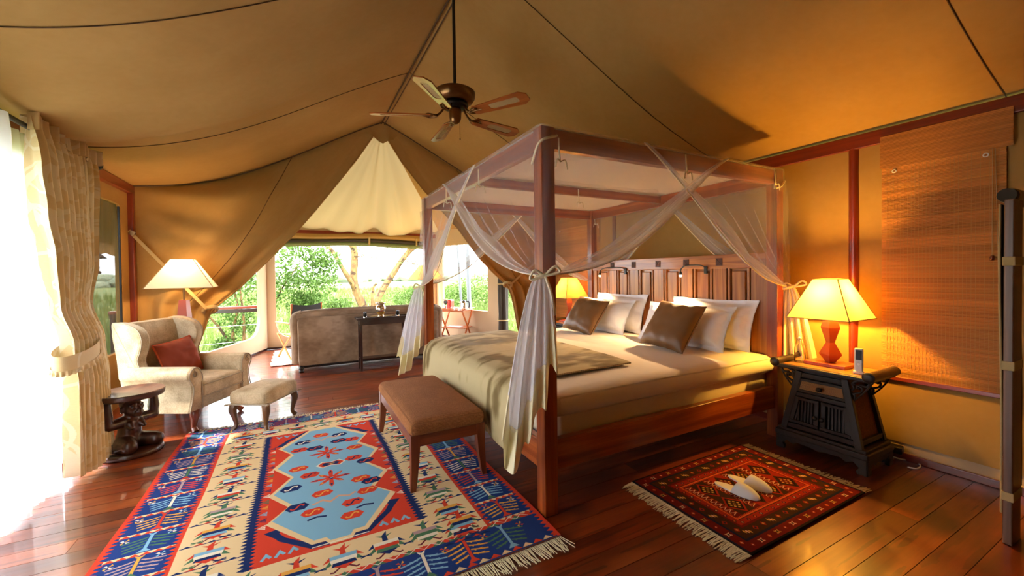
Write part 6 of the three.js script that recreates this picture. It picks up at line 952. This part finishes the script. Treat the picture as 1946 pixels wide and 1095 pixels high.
{
  const X0 = 1.925, X1 = 3.08, Z0 = -1.985, Z1 = -1.185, S = 900, W = Math.round((X1 - X0) * S), H = Math.round((Z1 - Z0) * S);
  const K = { red: '#962616', dred: '#661610', navy: '#1b1f33', brown: '#3c2314', orange: '#cf5a2a', gold: '#c79a45', cream: '#dcb083', black: '#19100c' };
  const map = canvasTex(W, H, (c) => {
    const R = (x, y, w, h, f) => { c.fillStyle = f; c.fillRect(x * S, y * S, w * S, h * S); }; const w = X1 - X0, h = Z1 - Z0;
    const dia = (x, y, r, f, k = 1) => { c.fillStyle = f; c.beginPath(); c.moveTo((x - r * k) * S, y * S); c.lineTo(x * S, (y - r) * S); c.lineTo((x + r * k) * S, y * S); c.lineTo(x * S, (y + r) * S); c.fill(); };
    R(0, 0, w, h, K.navy); R(0, 0, w, 0.012, K.black); R(0, h - 0.014, w, 0.014, K.black);
    const bands = [[0.012, K.dred], [0.07, K.navy], [0.085, K.brown], [0.15, K.dred], [0.165, K.red], [0.2, K.brown]];
    for (const [o, f] of bands) R(o * 1.05, o, w - o * 2.1, h - o * 2, f);
    const along = (o, n, fn) => { for (let i = 0; i < n; i++) { const x = o + (w - 2 * o) * (i + 0.5) / n; fn(x, o, i, 0); fn(x, h - o, i, 0); } const m = Math.round(n * (h - 2 * o) / (w - 2 * o)); for (let i = 0; i < m; i++) { const y = o + (h - 2 * o) * (i + 0.5) / m; fn(o, y, i + 1, 1); fn(w - o, y, i + 1, 1); } };
    const hook = (x, y, f, r) => { R(x - r, y - r, r * 2, r * 2, f); R(x - r * 0.45, y - r * 0.6, r * 0.9, r * 1.2, K.black); R(x - r * 1.5, y - r * 1.2, r * 0.5, r * 0.6, f); R(x + r, y - r * 1.2, r * 0.5, r * 0.6, f); R(x - r * 1.5, y + r * 0.6, r * 0.5, r * 0.6, f); R(x + r, y + r * 0.6, r * 0.5, r * 0.6, f); };
    along(0.042, 15, (x, y, i) => (i % 2 ? hook(x, y, i % 4 === 1 ? K.cream : K.gold, 0.011) : (dia(x, y, 0.012, i % 4 ? K.orange : K.red), dia(x, y, 0.005, K.cream))));
    along(0.118, 13, (x, y, i) => { if (i % 3 === 0) { for (let q = -1; q <= 1; q++) { dia(x + q * 0.014, y + q * 0.007, 0.016, q ? K.gold : K.cream, 0.5); } } else { dia(x, y, 0.018, K.red); dia(x, y, 0.008, i % 2 ? K.navy : K.gold); } });
    along(0.18, 14, (x, y, i) => { dia(x, y, 0.013, i % 2 ? K.navy : K.brown); dia(x, y, 0.007, i % 3 ? K.orange : K.cream); });
    const o = 0.205; R(o, o, w - 2 * o, h - 2 * o, K.orange); R(o + 0.01, o + 0.01, w - 2 * o - 0.02, h - 2 * o - 0.02, K.dred);
    for (let x = o; x < w - o; x += 0.012) { R(x, o + 0.008, 0.005, 0.01, K.orange); R(x, h - o - 0.018, 0.005, 0.01, K.orange); }
    const n = 4, cw = (w - 2 * o - 0.03) / n;
    for (let i = 0; i < n; i++) {
      const x0 = o + 0.015 + i * cw; R(x0, o + 0.02, cw * 0.28, h - 2 * o - 0.04, K.dred);
      for (let y = o + 0.03; y < h - o - 0.03; y += 0.03) { c.strokeStyle = K.cream; c.lineWidth = 0.005 * S; c.beginPath(); c.moveTo((x0 + 0.008) * S, y * S); c.lineTo((x0 + cw * 0.24) * S, (y + 0.012) * S); c.lineTo((x0 + 0.008) * S, (y + 0.024) * S); c.stroke(); R(x0, y, 0.004, 0.02, K.orange); R(x0 + cw * 0.26, y, 0.004, 0.02, K.orange); dia(x0 + cw * 0.13, y + 0.01, 0.006, K.red); }
      R(x0 + cw * 0.3, o + 0.02, cw * 0.68, h - 2 * o - 0.04, i % 2 ? K.red : K.brown);
      for (let q = 0; q < 2; q++) { const y = o + 0.11 + q * 0.175, xc = x0 + cw * 0.64; dia(xc, y, 0.085, i % 2 ? K.brown : K.red, 0.85); dia(xc, y, 0.066, K.black, 0.85); dia(xc, y, 0.055, i % 2 ? K.dred : K.brown, 0.85); for (const [a, b] of [[0, 0], [0.018, 0.018], [-0.018, 0.018], [0.018, -0.018], [-0.018, -0.018], [0.03, 0], [-0.03, 0], [0, 0.032], [0, -0.032]]) dia(xc + a, y + b, 0.009, K.gold); dia(xc, y, 0.005, K.red); }
    }
  });
  const t = thing('small_rug', 'small dark red and navy tribal rug with long cream fringes, under the slippers', 'rug', [0, 0, 0]);
  part(t, 'rug_field', sheet((u, v) => [lerp(X0, X1, u), 0.009 + 0.0015 * noise3(u * 5, v * 5, 3), lerp(Z1, Z0, v)], 30, 24, 1, 1, 0.008), phys({ map, bumpMap: rep(Btex.weave, 6, 6), bumpScale: 0.0016, roughness: 1, specularIntensity: 0.2 }));
  const fr = (xa, dir) => { const gs = []; for (let k = 0; k < 150; k++) { const z = lerp(Z0 + 0.003, Z1 - 0.003, k / 149), l = rr(0.075, 0.105), sk = rr(-0.015, 0.015); gs.push(tube([[xa, 0.01, z], [xa + dir * l * 0.5, 0.009, z + sk * 0.4], [xa + dir * l, 0.003, z + sk]], 0.0028, 4, 3)); } for (let k = 0; k < 75; k++) { const z = lerp(Z0 + 0.006, Z1 - 0.006, k / 74); gs.push(ball(0.0045, xa + dir * 0.012, 0.011, z, 1, 1, 1, 6)); } return gs; };
  part(t, 'fringe', fr(X0, -1), M.fringe).userData.kind = 'stuff'; part(t, 'fringe', fr(X1, 1), M.fringe).userData.kind = 'stuff';
}
// ------------------------------------------------------------ slippers
function slipper(label, pos, ry, m) {
  const t = thing('slipper', label, 'slipper', pos, ry, 'white slippers on the small rug'), L = 0.27;
  const half = (k) => { const a = Math.max(0, 1 - Math.pow(Math.abs(2 * k - 1), 2.6)); return Math.pow(a, 0.55) * lerp(0.036, 0.049, smooth(k, 0.1, 0.75)); };
  const o = []; for (let i = 0; i <= 24; i++) o.push([half(i / 24) + 0.004 * sin(i / 24 * PI) * m, (i / 24 - 0.5) * L]); for (let i = 23; i > 0; i--) o.push([-half(i / 24) + 0.004 * sin(i / 24 * PI) * m, (i / 24 - 0.5) * L]);
  part(t, 'sole', ext(shape(o), 0.009, 0.003).rotateX(PI / 2).translate(0, 0.012, 0), M.slip);
  part(t, 'insole', ext(shape(o.map(([a, b]) => [a * 0.92, b * 0.96])), 0.002).rotateX(PI / 2).translate(0, 0.0145, 0), M.slip);
  part(t, 'upper', sheet((u, v) => { const k = lerp(0.44 + 0.1 * sin(u * PI), 0.995, v), a = u * PI, hgt = 0.054 * Math.pow(Math.max(0, 1 - Math.pow(v, 1.7)), 0.6) + 0.004; return [cos(a) * half(k) * 1.02 + 0.004 * sin(k * PI) * m, 0.011 + hgt * Math.pow(sin(a), 0.8), (k - 0.5) * L]; }, 28, 22, 0.2, 0.15, 0.002), M.slip);
  part(t, 'emblem', ball(0.006, 0.002 * m, 0.0535, 0.055, 1, 0.5, 1, 10), M.redVelvet);
}
slipper('white towelling slipper, the one nearer the bedside rug\'s front edge', [2.40, 0.011, -1.575], 0.17, 1);
slipper('white towelling slipper, the one nearer the bedside cabinet', [2.555, 0.011, -1.59], 0.13, -1);
renderer.render(scene, camera);
